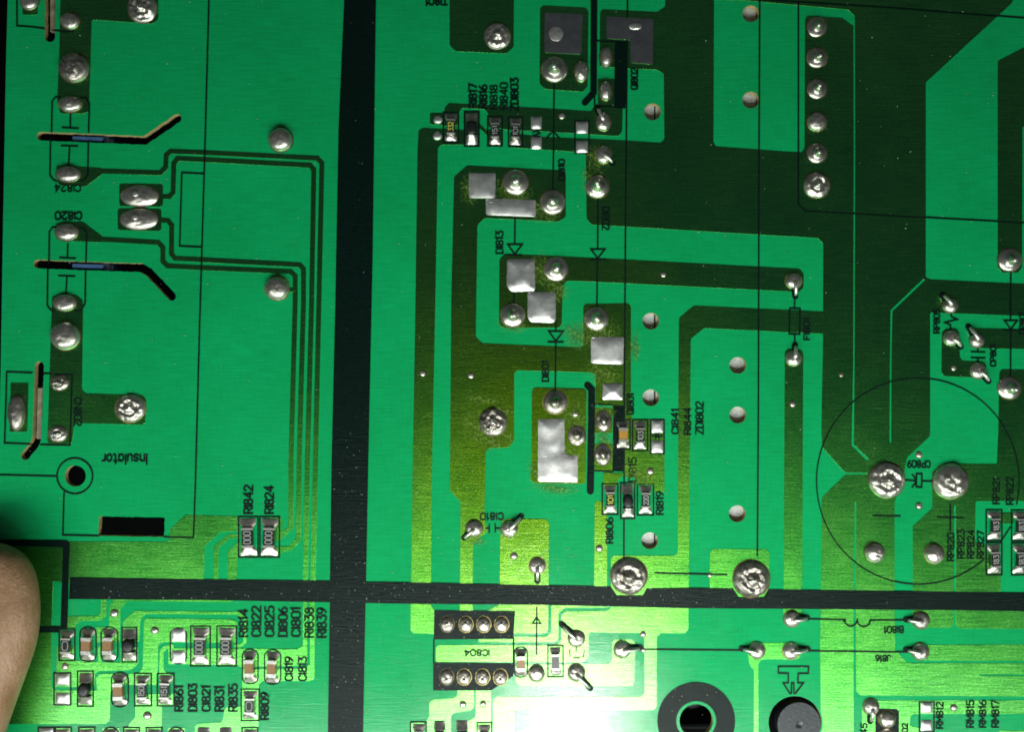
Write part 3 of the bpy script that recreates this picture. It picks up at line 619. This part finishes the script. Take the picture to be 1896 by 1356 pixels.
def joint(x, y, rx, ry=None, kind='dome', mat='solder', tip=None, h=None, rim=True, rough=None, lead=24, label=None, zoff=0.9):
    global jn; jn += 1
    ry = rx if ry is None else ry; R = (rx+ry)/2; seed = jn*3.17
    if kind == 'dome':
        me = lathe(rx, ry, dome_prof(h or R*0.62, 10), 0.9 if rough is None else rough, seed=seed)
    elif kind == 'flat':
        me = lathe(rx, ry, dome_prof(h or R*0.34, 10, 0.7), 1.2 if rough is None else rough, seed=seed)
    elif kind == 'lead':
        hh = h or R*0.60
        q = R/22*random.uniform(.85, 1.15); prof = [(1, .6), (.95, 2.4*q), (.86, 4.0*q), (.74, 5.2*q), (.6, 6.3*q), (.49, 7.8*q), (.41, 10.2*q), (.34, 13.2*q), (.28, 16*q), (.23, 18*q)]; lead = max(lead*q, 19.5*q)
        me = lathe(rx, ry, prof, 0.7 if rough is None else rough, seed=seed)
    elif kind == 'crater':
        hh = h or R*0.34
        prof = [(1, .6), (.94, hh*.42), (.84, hh*.66), (.75, hh*.8), (.68, hh*.95), (.60, hh*1.0), (.52, hh*.92), (.45, hh*.8), (.38, hh*.85), (.30, hh*1.1), (.22, hh*1.4), (.12, hh*1.5)]; wv = 1
        me = lathe(rx, ry, prof, 3.0 if rough is None else rough, seg=40, seed=seed)
    if kind in ('crater', 'dome') and R > 12:      # frozen dents and ridges, uneven all round
        for v in me.vertices:
            X, Y = v.co.x/S, v.co.y/S; rr = math.hypot(X/rx, Y/ry)
            if rr < 0.97: v.co.z = max(0.3*S, v.co.z+S*R*(0.11 if kind == 'crater' else 0.035)*nz(X, Y, 2.6/R, seed+20)*(1-rr**4))
    if kind == 'lead' and mat == 'solder': mat = 'joint'
    o = link('solder_joint', me, mat, board, W(x, y, zoff), label=label, smooth=True)
    if kind == 'lead':
        t = tube([(0, 0, R*.4), (0, 0, lead-3), (0, 0, lead-1), (0, 0, lead)], [R*.22, R*.20, R*.17, R*.08], 12)
        lt = link('lead_tip', t, 'lead', o, (0, 0, 0), smooth=True); lt.rotation_euler = (random.uniform(-.12, .12), random.uniform(-.12, .12), 0)
    elif kind == 'crater':
        t = tube([(0, 0, 4), (0, 0, lead*.62-2), (0, 0, lead*.62)], [R*.15, R*.14, R*.08], 10)
        link('lead_tip', t, 'lead', o, (0, 0, 0), smooth=True)
    elif kind in ('oval',): pass
    if tip:
        dx, dy = tip[0]-x, tip[1]-y; L = math.hypot(dx, dy); u, v_ = dx/L, dy/L
        hz = R*0.55
        pts = [(0, 0, hz*.5), (u*L*.22, v_*L*.22, hz+2.5), (u*L*.5, v_*L*.5, hz+2.2), (u*L*.8, v_*L*.8, hz-1.5), (u*L*1.0, v_*L*1.0, hz-4)]
        t = tube(pts, [5, 4.0, 3.3, 3.1, 2.6], 10)
        link('bent_lead', t, 'lead', o, (0, 0, 0), smooth=True)
        k = Ink(1.2)
        k.line([(x+dx*.45, y+dy*.45), (x+dx*1.08, y+dy*1.08)], 11.5, False, 8)
        k.build('printed_keepout')
    if rim:
        n = 30; v = []; f = []
        for k in range(n):
            a = 2*math.pi*k/n; wr = 1+0.05*nz(math.cos(a), math.sin(a), 1.6, seed+4)
            for e in (-2.5, 1.3+0.9*nz(math.cos(a), math.sin(a), 3.0, seed+8)): v.append(((rx+e)*wr*math.cos(a)*S, (ry+e)*wr*math.sin(a)*S, (0.25 if e > 0 else 0.4)*S))
        for k in range(n):
            j = (k+1) % n; f.append((2*k, 2*k+1, 2*j+1, 2*j))
        rm = bpy.data.meshes.new('rim'); rm.from_pydata(v, [], f); rm.update()
        link('flux_rim', rm, 'pale' if jn % 7 == 3 else 'ring', o, (0, 0, 0))
    return o
# left side
for (x, y, a, b, m) in ((55, 2, 17, 17, 'solder'), (131, 39, 18, 16, 'solder'), (131, 193, 22, 15, 'solder'), (127, 323, 23, 15, 'solder'), (124, 430, 22, 16, 'solder'), (120.6, 561, 22, 16, 'solder')):
    joint(x, y, a, b, 'dome', m, h=10)
joint(138, 126, 28, 28, 'dome', 'dull', h=15, rough=3.2); joint(264, 15, 28, 28, 'crater', 'solder', rough=4)
joint(122, 623, 28, 27, 'dome', 'solder', h=17, rough=1.2); joint(242, 757, 28, 26, 'crater', 'solder', rough=3.5)
joint(32, 765, 16, 33, 'dome', 'dull', h=12); joint(111, 709, 17, 15, 'crater', 'dull', rough=1.5); joint(108, 804, 18, 15, 'crater', 'solder', rough=1.2)
for (x, y) in ((259, 363), (258, 406)):
    o = joint(x, y, 35, 20, 'flat', 'solder', h=8, rough=1.6); 
    link('lead_tip', tube([(-4, -2, 3), (-4, -2, 11), (-4, -2, 12)], [6, 5.5, 3], 8), 'lead', o, (0, 0, 0), smooth=True)
joint(520, 259, 22.5, kind='dome', h=15); joint(513.5, 534, 22.5, kind='dome', h=15)
# middle
joint(921, 67, 25, kind='crater', rough=3); joint(1026, 129, 24, kind='lead', lead=20)
joint(1076, 133, 13, 20, 'dome', h=13); joint(1122, 106, 11.5, 19, 'dome', h=13); joint(1121, 169, 11.5, 19, 'dome', h=13)
joint(1117, 226, 14, 18, 'dome', 'solder', tip=(1106, 203), h=10); joint(1117, 287, 15, 17, 'dome', 'solder', tip=(1133, 301), h=10)
joint(954.6, 337.5, 24, kind='lead', lead=22); joint(1023, 375, 23, kind='lead', lead=24); joint(1106, 346, 22, kind='lead', lead=26)
joint(1029.5, 498.5, 22.5, kind='lead', lead=24); joint(949.4, 584, 23, kind='lead', lead=22); joint(1104, 591, 22.5, kind='lead', lead=22)
joint(1028, 745, 22.5, kind='lead', mat='dull', lead=24)
joint(913, 782, 26, kind='crater', mat='dull', rough=4.5, label='lumpy dull grey solder joint ringed with flaking green residue')
joint(1117, 780, 14, 20, 'lead', 'dull', rough=2.0, lead=14); joint(1116, 842, 15, 20, 'lead', 'dull', rough=2.4, lead=14); joint(1068, 807, 16, 19, 'lead', 'dull', rough=2.0, lead=14)
joint(878, 978.5, 15.5, tip=(861, 995), kind='dome', h=9); joint(943, 979.7, 15.5, tip=(963.4, 958.6), kind='dome', h=9)
joint(994.8, 1048, 15.5, kind='dome', h=8, tip=(995, 1074))
joint(1164, 1067, 34, kind='crater', mat='dull', rough=3.5, lead=30); joint(1390.8, 1072, 34, kind='crater', mat='dull', rough=3.5, lead=30)
for x, y, s_ in [(x, 1157, -1) for x in (828, 862.7, 895.6, 928.8)]+[(x, 1254.5, 1) for x in (827, 859.5, 893.6, 926.5)]:
    jn = 7*(jn//7)+2+(0 if x > 829 else 1)
    o = joint(x, y, 12.8, 14.5, kind='dome', mat='dull', h=6, rough=0.8)
    link('lead_tip', tube([(0, s_*3, 3), (0, s_*3, 9.5), (0, s_*3, 10.5)], [3.2, 2.8, 1.4], 10), 'lead', o, (0, 0, 0), smooth=True)
joint(1067, 1183, 15.5, kind='dome', h=8, tip=(1042, 1158)); joint(1067, 1246, 15.5, kind='dome', h=8, tip=(1091, 1273)); joint(993.4, 1247, 14.5, 15.5, kind='dome', h=8)
joint(1152, 1203, 16, kind='dome', h=9, tip=(1183, 1200)); joint(1400.7, 1205, 15.5, kind='dome', h=9, tip=(1375, 1202))
# right
for y in (50, 107, 165, 284): joint(1512.2, y, 18.5, kind='lead', lead=24)
joint(1511.8, 226, 18.5, kind='dome', h=11); joint(1512, 343.5, 24.5, kind='crater', rough=2)
joint(1869, 482, 22, kind='lead', lead=26); joint(1868, 719, 21.5, kind='lead', lead=26)
for a in ((1469, 520.5, 15, (1472, 547)), (1469, 664, 15, (1471.5, 641)), (1758.5, 566, 14, (1745, 547)), (1760, 626.5, 14.5, (1777, 641)), (1808, 631, 13.5, (1793.6, 607)), (1810, 687, 15, (1828, 704.7)),
          (1466, 1146.5, 15.5, (1492, 1145)), (1464, 1206, 15.5, (1493, 1203)), (1704.5, 1149, 15.5, (1679, 1148)), (1703.5, 1207, 15.5, (1679, 1204)), (1612, 1309, 15, (1611, 1334))):
    joint(a[0], a[1], a[2], kind='dome', h=9, tip=a[3])
joint(1641, 889.6, 33.5, kind='crater', rough=4, lead=20); joint(1759, 892, 33, 34, kind='dome', mat='solder', h=18, rough=4.5)
joint(1618.8, 1024, 18.5, kind='dome', h=12); joint(1729, 1026, 18.5, kind='dome', h=12)
joint(1641.8, 1332.5, 15.5, kind='dome', h=10); joint(1642, 1364, 15.5, kind='dome', h=10)
# small test points
for (x, y, r) in ((1228, 509, 4.5), (783, 692, 5), (872, 696, 5), (1467, 749, 5), (1557, 695, 3), (951.6, 1030, 5.5), (1109.4, 1016, 5.5), (1065, 767, 5), (1204, 873, 5.5), (212, 1136, 6.5), (287, 1168, 6), (121, 1234.5, 5.5),
                  (273, 1326, 6.5), (857, 1305, 5.5), (894.5, 1304, 5), (1314, 1066, 3.5), (1190.5, 1175, 4.5), (1191, 1204.5, 3.5), (1701, 843, 5), (1701, 937.5, 5), (1765, 682, 4.5), (1765.5, 1311, 5.5), (1040, 215.5, 5.5)):
    o = joint(x, y, r, kind='dome', h=r*0.5, rough=0.2, mat='lead'); o.name = 'test_point'

# ------------------------------------------------------------------ tinned rectangles
def tinned(pts, mat='tin', bul=2.2, r=3):
    base = softcorner(pts, r)
    base = jitter(base, 6, 0.35)
    cx = sum(p[0] for p in base)/len(base); cy = sum(p[1] for p in base)/len(base)
    import bmesh
    me = plate([base], 0.6, 1.0, 0.0)
    # swell the top like molten tin
    bm = bmesh.new(); bm.from_mesh(me)
    top = [f for f in bm.faces if f.normal.z > 0.5]; bmesh.ops.delete(bm, geom=[f for f in bm.faces if f.normal.z < -0.5], context='FACES')
    bmesh.ops.triangulate(bm, faces=[f for f in bm.faces if f.normal.z > 0.5])
    for _ in range(3):
        ed = [e for e in bm.edges if e.calc_length() > 5*S and all(f.normal.z > 0.5 for f in e.link_faces)]
        if not ed: break
        bmesh.ops.subdivide_edges(bm, edges=ed, cuts=1); bmesh.ops.triangulate(bm, faces=bm.faces[:])
    P = [Vector(p) for p in base]
    def dist(q):
        d = 1e9
        for i in range(len(P)):
            a, b = P[i], P[(i+1) % len(P)]; ab = b-a; t = max(0, min(1, (q-a).dot(ab)/max(ab.length_squared, 1e-9))); d = min(d, (q-(a+ab*t)).length)
        return d
    for v in bm.verts:
        if v.co.z > 1.0*S:
            q = Vector((v.co.x/S+CX, CY-v.co.y/S)); d = dist(q)
            v.co.z += S*(1.5*bul*(1-math.exp(-d/8.0))*(0.9+0.28*nz(q.x, q.y, 0.04, 3)))
    bm.to_mesh(me); bm.free()
    return link('tinned_pad', me, mat, board, smooth=True)
tinned([(868, 321), (917.7, 321), (917, 367), (868, 367)]); tinned([(899.3, 367.4), (992, 370.7), (992, 401.7), (900, 398)])
tinned([(939, 480), (990, 479), (991, 539), (947, 541), (938, 530)], r=5, bul=5); tinned([(976.7, 540), (1028.7, 542), (1029, 592), (1025, 598), (983, 596.5), (977, 589)], bul=4)
tinned([(1094, 623.7), (1155, 625), (1154, 675), (1094, 673)]); tinned([(1116.4, 710.4), (1152, 710), (1153, 741), (1115, 741)], bul=5)
tinned([(996.4, 776.7), (1045, 776), (1045.5, 838), (1051, 843), (1070, 843), (1069.6, 893.6), (995.6, 892)], bul=3)
tinned([(1123, 30), (1209, 35.4), (1208.7, 119.5), (1167, 116), (1167, 74), (1123, 71)], 'darktin', 0.6); tinned([(1009, 23), (1078.5, 26.5), (1076, 100.7), (1007.7, 97)], 'darktin', 0.6)
for x, y, a, b in ((1029.5, 63, 14, 15), (1176, 49, 13, 7)):
    joint(x, y, a, b, 'flat', 'lead', h=3, rim=False, rough=0.8, zoff=1.0).name = 'solder_spot'

# ------------------------------------------------------------------ chip parts
def box_mesh(w, l, z0, z1, bev=0.8):
    import bmesh
    bm = bmesh.new(); bmesh.ops.create_cube(bm, size=1)
    for v in bm.verts: v.co = Vector((v.co.x*w*S, v.co.y*l*S, (z0+(v.co.z+0.5)*(z1-z0))*S))
    if bev: bmesh.ops.bevel(bm, geom=bm.edges[:], offset=bev*S, segments=2, affect='EDGES')
    me = bpy.data.meshes.new('box'); bm.to_mesh(me); bm.free(); return me
def fillet_mesh(w, l, h, seed, taper=0.75):
    """solder slope: high at y=0 (the chip's end), low at y=l"""
    nx, ny = 9, 8; v = []; f = []
    for j in range(ny+1):
        t = j/ny
        hh = 0.7+h*((1-t)**1.7)*0.9+1.6*math.sin(math.pi*min(1, t*1.02))**0.5 if t < 0.98 else 0.3
        ww = w*(taper+(1-taper)*min(1, t*2.2))
        for i in range(nx+1):
            s = i/nx*2-1
            e = (1-abs(s)**3.5)
            z = max(0.2, hh*e+0.9*nz(s*3, t*3, 1, seed))
            v.append((s*ww/2*S, t*l*S, z*S))
    for j in range(ny):
        for i in range(nx):
            a = j*(nx+1)+i; f.append((a, a+1, a+nx+2, a+nx+1))
    me = bpy.data.meshes.new('fillet'); me.from_pydata(v, [], f); me.update(); return me
cn = 0
def chip(kind, x, y, w, h, mark=None, rnd=False, box=True, mat=None, pw=None, skew=0.0, mk='mark', hole=None):
    """one surface part with its long side up the plan: w,h is the printed outline"""
    global cn; cn += 1
    pw = pw or w*0.74; L = {'R': h*0.50, 'C': h*0.50, 'D': h*0.44, 'P': 0}[kind]; bw = {'R': pw*0.66, 'C': pw*0.68, 'D': pw*0.94, 'P': 0}[kind]
    pad_out = h/2-3.2
    if box:
        k = Ink(1.25); x0, x1, y0, y1 = x-w/2, x+w/2, y-h/2, y+h/2
        if rnd: k.line(circ(x, y0+w/2*.8, w/2, w/2*.8, 12, math.pi, 2*math.pi, False)+circ(x, y1-w/2*.8, w/2, w/2*.8, 12, 0, math.pi, False), 2.4, True)
        else: k.line([(x0, y0), (x1, y0), (x1, y1), (x0, y1)], 2.6, True)
        k.build('printed_outline')
    if kind == 'P':
        for sg in (1, -1):
            me = fillet_mesh(pw, h*0.36, 3.0, cn*2.3+sg, 0.95)
            # symmetrical pillow
            n = len(me.vertices)
            for v in me.vertices:
                t = v.co.y/(h*0.36*S); sx = abs(v.co.x/(pw/2*S))
                v.co.z = S*(0.4+3.0*max(0, 1-abs(2*t-1)**4)*max(0, 1-sx**4)+0.5*nz(sx*2, t*3, 1, cn))
            o = link('solder_pad', me, 'tin', board, W(x, y-sg*h*0.12, 0.6), smooth=True)
            if sg < 0: o.rotation_euler = (0, 0, math.pi)
        return
    nm = {'R': 'chip_resistor', 'C': 'chip_capacitor', 'D': 'chip_diode'}[kind]
    bh = {'R': 8.0, 'C': 11.0, 'D': 13.0}[kind]
    m = mat or {'R': 'glaze', 'C': 'ceramic', 'D': 'black'}[kind]
    if kind == 'D':
        me = lathe(bw/2, L/2, [(1, 1), (1.0, bh*.45), (.93, bh*.75), (.78, bh*.92), (.5, bh)], 0.25, 20, cn, 0.08)
        cen = link(nm, me, m, board, W(x, y, 0.8), smooth=True)
    else:
        cen = link(nm, box_mesh(bw, L-1, 1.4, bh, 0.5), m, board, W(x, y, 0.8))
    cen.rotation_euler = (0, 0, skew+random.uniform(-.045, .045))
    if kind != 'D':
        cl = L*(0.14 if kind == 'R' else 0.24)
        for sg in (1, -1):
            link('end_cap', box_mesh(bw+1.2, cl, 1.2, bh+0.7, 0.7), 'lead', cen, (0, sg*(L/2-cl/2)*S, 0))
    for sg in (1, -1):
        st = L/2-1.2
        o = link('solder_fillet', fillet_mesh(pw, pad_out-st, bh*0.75, cn*1.7+sg, (bw+2)/pw), 'solder', cen, (0, sg*st*S, -0.2*S), smooth=True)
        if sg < 0: o.rotation_euler = (0, 0, math.pi)
        # bare pad showing round the fillet
    if mark:
        inn = L-2*cl-3
        v = []; f = []; k = Ink(0)
        k.v = []; 
        hw = bw*0.36; hl = inn*0.5
        for p, c_ in strokes(mark, CX-hw, CX+hw, CY-hl, CY+hl, 'U', 1.5): k.line(p, 1.5, c_, 0)
        k.v = [q+Vector((0, 0, (bh+0.12)*S)) for q in k.v]
        k.build('marking', mk, cen)
chip('R', 460, 995, 36, 75, '000', pw=30); chip('R', 499.5, 995, 36, 75, '000', pw=30)
chip('R', 124.5, 1194.5, 29, 58, '0', pw=25); chip('C', 163.5, 1194, 30, 64, rnd=True, pw=24); chip('C', 203, 1194, 31, 64, rnd=True, pw=24, mat='ceramic'); chip('D', 240, 1194.5, 27, 64, pw=24)
chip('P', 330.7, 1197, 30, 66, rnd=True, pw=24); chip('R', 371.5, 1197, 36, 74, '000', pw=30); chip('R', 420, 1197, 36, 74, '000', pw=30)
chip('P', 116, 1276.5, 31, 59, pw=25); chip('D', 158.5, 1276, 29, 65, pw=24); chip('C', 222.5, 1278, 31, 64, rnd=True, pw=25); chip('R', 265, 1278, 31, 60, '150', pw=25); chip('R', 307, 1278, 31, 60, '151', pw=25)
chip('C', 463.5, 1235, 29, 64, rnd=True, pw=23); chip('C', 505, 1236, 30, 64, rnd=True, pw=23); chip('R', 463.5, 1306, 33, 58, '0', pw=26)
for x, kd, rd in ((86, 'P', 0), (117.5, 'R', 0), (161, 'R', 0), (205.5, 'C', 1), (244, 'R', 0), (285.5, 'R', 0), (326.5, 'C', 1), (463, 'R', 0)):
    chip(kd, x, 1378, 29, 60, rnd=bool(rd), pw=25)
chip('D', 377, 1376, 28, 64, pw=23, box=False); chip('D', 418, 1376, 28, 64, pw=23, box=False)
chip('R', 775, 1368, 29, 60, pw=24); chip('D', 814, 1364, 26, 64, pw=21, box=False); chip('D', 856, 1364, 26, 64, pw=21, box=False); chip('R', 897, 1369, 27, 60, pw=23)
for (x, y) in ((811, 222), (810, 252)):
    link('solder_pad', lathe(8.5, 8, dome_prof(4, 7, 0.4), 0.5, 18, x*.1, 0.1), 'tin', board, W(x, y, 0.8), smooth=True)
chip('R', 835, 236, 28, 56, '332', pw=22, mk='ymark'); chip('D', 873.5, 239, 27, 64, pw=21); chip('R', 916.5, 243, 27, 55, '151', pw=21); chip('R', 954.5, 244, 26, 55, '101', pw=21)
chip('P', 993, 246, 22, 62, pw=20, box=False); chip('P', 1077.5, 254, 26, 60, pw=22)
chip('C', 1153, 805, 27, 55, mat='yellow', pw=23); chip('R', 1185, 806.5, 28, 57, '103', pw=22); chip('P', 1217, 809, 25, 62, pw=21)
chip('R', 1129.5, 925, 29, 57, '101', pw=22, mk='ymark'); chip('D', 1162, 928, 26, 66, pw=20); chip('R', 1195, 926, 30, 57, '220', pw=22)
chip('R', 1840, 973.5, 29, 57, '183', pw=23); chip('R', 1840, 1035.5, 29, 59, '183', pw=23); chip('R', 1887, 974, 29, 57, '183', pw=23); chip('R', 1887, 1036, 29, 59, '183', pw=23)
chip('P', 1715.5, 1328, 27, 55, pw=21); chip('C', 964.5, 1227, 24, 56, pw=21, mat='ceramic', rnd=True); chip('R', 1028.5, 1225, 28, 58, pw=20)

# ------------------------------------------------------------------ things on the far side, seen through holes and slots
for y in (256, 493):
    me = box_mesh(66, 120, -TH-80, -TH-1, 5)
    cap = link('film_capacitor', me, 'blue', board, W(166, y, 0), smooth=True)
    sm = link('capacitor_seam', box_mesh(58, 9.5, -TH-3, -4.0, 1.5), 'blue', cap, (-6*S, (0.5 if y < 300 else 0.5)*S, 0)); sm.rotation_euler = (0, 0, math.radians(-1.9))
link('heat_sink', box_mesh(50, 1300, -TH-150, -TH-0.6, 0.6), 'alu', board, W(1188, 470, 0))
link('heat_sink', box_mesh(50, 1300, -TH-150, -TH-0.6, 0.6), 'alu', board, W(1241, 470, 0))
link('heat_sink', box_mesh(60, 1200, -TH-150, -TH-0.6, 0.6), 'alu', board, W(1374, 520, 0))
link('insulator_sheet', box_mesh(10, 62, -TH-30, -9, 1.2), 'sheet', board, W(92.5, 24, 0))
o = link('insulator_sheet', box_mesh(11, 96, -TH-30, -6, 1.5), 'sheet', board, W(70, 766, 0)); o.rotation_euler = (0, 0, math.radians(-1.5))
pl = link('plastic_plug', lathe(40, 41, [(1.0, -40), (1.0, -5), (.97, -3), (.9, -2.4), (.3, -2.4), (.24, -1.6), (.18, -2.2)], 0.0, 48, 2, 0), 'plug', board, W(1479.5, 1343, 0), smooth=False)
for v in pl.data.vertices:
    pass
link('plastic_plug', box_mesh(90, 90, -TH-90, -TH-60, 3), 'plug', board, W(1289, 1336, 0))
# ------------------------------------------------------------------ flux residue and dust
def residue(x, y, rx, ry):
    n = 22; v = [(0, 0, 0)]; f = []
    for k in range(n):
        a = 2*math.pi*k/n; v.append((rx*math.cos(a)*S, ry*math.sin(a)*S, 0))
    for k in range(n): f.append((0, 1+k, 1+(k+1) % n))
    me = bpy.data.meshes.new('residue'); me.from_pydata(v, [], f); me.update()
    o = link('flux_residue', me, 'flux', board, W(x, y, 1.75+0.02*(int(x) % 7))); o['kind'] = 'stuff'
for a in ((936, 805, 22, 26), (905, 815, 36, 20), (878, 788, 30, 48), (915, 822, 30, 14), (930, 760, 30, 22), (950, 355, 46, 38), (1010, 390, 40, 30), (1000, 500, 26, 46), (950, 600, 40, 22), (1110, 610, 52, 34), (1118, 690, 44, 34), (1062, 770, 34, 44), (1062, 840, 28, 36),
          (1030, 905, 60, 16), (1100, 330, 34, 38), (1118, 815, 24, 70), (1120, 760, 28, 20), (1190, 880, 44, 30), (1070, 620, 40, 36), (1100, 290, 22, 34), (1175, 640, 14, 40), (880, 1000, 30, 16), (895, 740, 50, 14), (1030, 530, 30, 46), (870, 350, 24, 40), (990, 870, 18, 40)):
    residue(*a)
v = []; f = []
rnd = random.Random(3)
for i in range(1500):
    if i < 700: x, y = rnd.gauss(1030, 210), 1240-abs(rnd.gauss(0, 170))+60
    elif i < 800: x, y = rnd.uniform(610, 680), rnd.uniform(800, 1350)
    elif i < 950: x, y = rnd.uniform(130, 1450), rnd.uniform(1085, 1120)
    else: x, y = rnd.uniform(20, 1890), rnd.uniform(0, 1350)
    if x < 90 and y > 950: continue
    r = rnd.choice((0.35, 0.45, 0.6, 0.9)) * rnd.uniform(.7, 1.2); z = 1.25
    b = len(v); a = rnd.uniform(0, 3)
    for k in range(4): v.append(tuple(W(x+r*math.cos(a+k*math.pi/2)*rnd.uniform(.7, 1.7), y+r*math.sin(a+k*math.pi/2), z)))
    v.append(tuple(W(x, y, z+r)))
    for k in range(4): f.append((b+(k+1) % 4, b+k, b+4))
me = bpy.data.meshes.new('dust'); me.from_pydata(v, [], f); me.update()
o = link('dust', me, 'dust', board); o['kind'] = 'stuff'

# ------------------------------------------------------------------ the surface far below
me = box_mesh(4200, 3600, -760, -740, 0)
tb = link('table_surface', me, 'dark'); tb['kind'] = 'structure'

# ------------------------------------------------------------------ the thumb that holds the board
rings = [ # centre x, y, z, half width, half height
 (-25, 999, 52, 6, 5), (-25, 1001, 52, 26, 20), (-25, 1007, 52, 50, 33), (-25, 1020, 53, 74, 45), (-25, 1040, 54, 90, 52), (-25, 1065, 56, 100, 57), (-25, 1100, 58, 106, 60), (-26, 1140, 60, 107.5, 62),
 (-32, 1185, 62, 105, 62), (-44, 1230, 64, 101, 63), (-60, 1280, 67, 99, 65), (-80, 1340, 70, 99, 68), (-102, 1400, 74, 102, 73), (-128, 1470, 78, 108, 79), (-155, 1540, 80, 112, 84), (-190, 1620, 74, 110, 86), (-235, 1720, 60, 118, 92), (-290, 1830, 40, 140, 100), (-340, 1920, 20, 150, 104), (-360, 1980, 10, 120, 80), (-365, 2000, 8, 40, 30)]
seg = 40; v = []; f = []
for i, (x, y, z, a, b) in enumerate(rings):
    for k in range(seg):
        t = 2*math.pi*k/seg; c, s_ = math.cos(t), math.sin(t)
        crease = 1.0
        px, py, pz = x+a*c, y+0.10*a*c*(1 if i > 6 else 0), z+b*s_
        d = 1.2*nz(px*.04, py*.04, 1, 5)
        pz = max(1.8, pz+d); q = 1-pz/H/1.0*0.62
        v.append(tuple(W(CX+(px+6-CX)*q, CY+(py-CY)*q, pz)))
    if i:
        for k in range(seg): f.append(((i-1)*seg+k, (i-1)*seg+(k+1) % seg, i*seg+(k+1) % seg, i*seg+k))
f.append(tuple(range(seg-1, -1, -1))); f.append(tuple(range((len(rings)-1)*seg, len(rings)*seg)))
me = bpy.data.meshes.new('person'); me.from_pydata(v, [], [tuple(reversed(q)) for q in f]); me.update()
per = link('person', me, 'skin', smooth=True)
per['label'] = 'thumb of a person pressing on the left edge of the circuit board'; per['category'] = 'person'
sub = per.modifiers.new('smooth', 'SUBSURF'); sub.levels = 1; sub.render_levels = 2
# thumb nail: a curved sheet on the back of the thumb
v = []; f = []; nx, ny = 14, 14
for j in range(ny+1):
    t = j/ny; y = 1018+t*150; half = 50*math.sin(math.pi*min(1, 0.30+t*0.55))**0.6
    for i in range(nx+1):
        s_ = i/nx*2-1; x = -52+half*s_
        zc = 58+62*math.sqrt(max(0.02, 1-((x+26)/106)**2))-(1-t)**3*26
        q = 1-zc/H*0.62
        v.append(tuple(W(CX+(x+6-CX)*q, CY+(y+8*s_*s_*(1 if t > .5 else -1)-CY)*q, zc+1.6-1.5*abs(s_)**4)))
for j in range(ny):
    for i in range(nx): a = j*(nx+1)+i; f.append((a+nx+1, a+nx+2, a+1, a))
me = bpy.data.meshes.new('nail'); me.from_pydata(v, [], f); me.update()
nl = link('thumbnail', me, 'nail', per, smooth=True)
so = nl.modifiers.new('thick', 'SOLIDIFY'); so.thickness = 2.0*S
sc.cycles.max_bounces = 8
sc.cycles.filter_width = 1.8
sc.cycles.transparent_max_bounces = 12
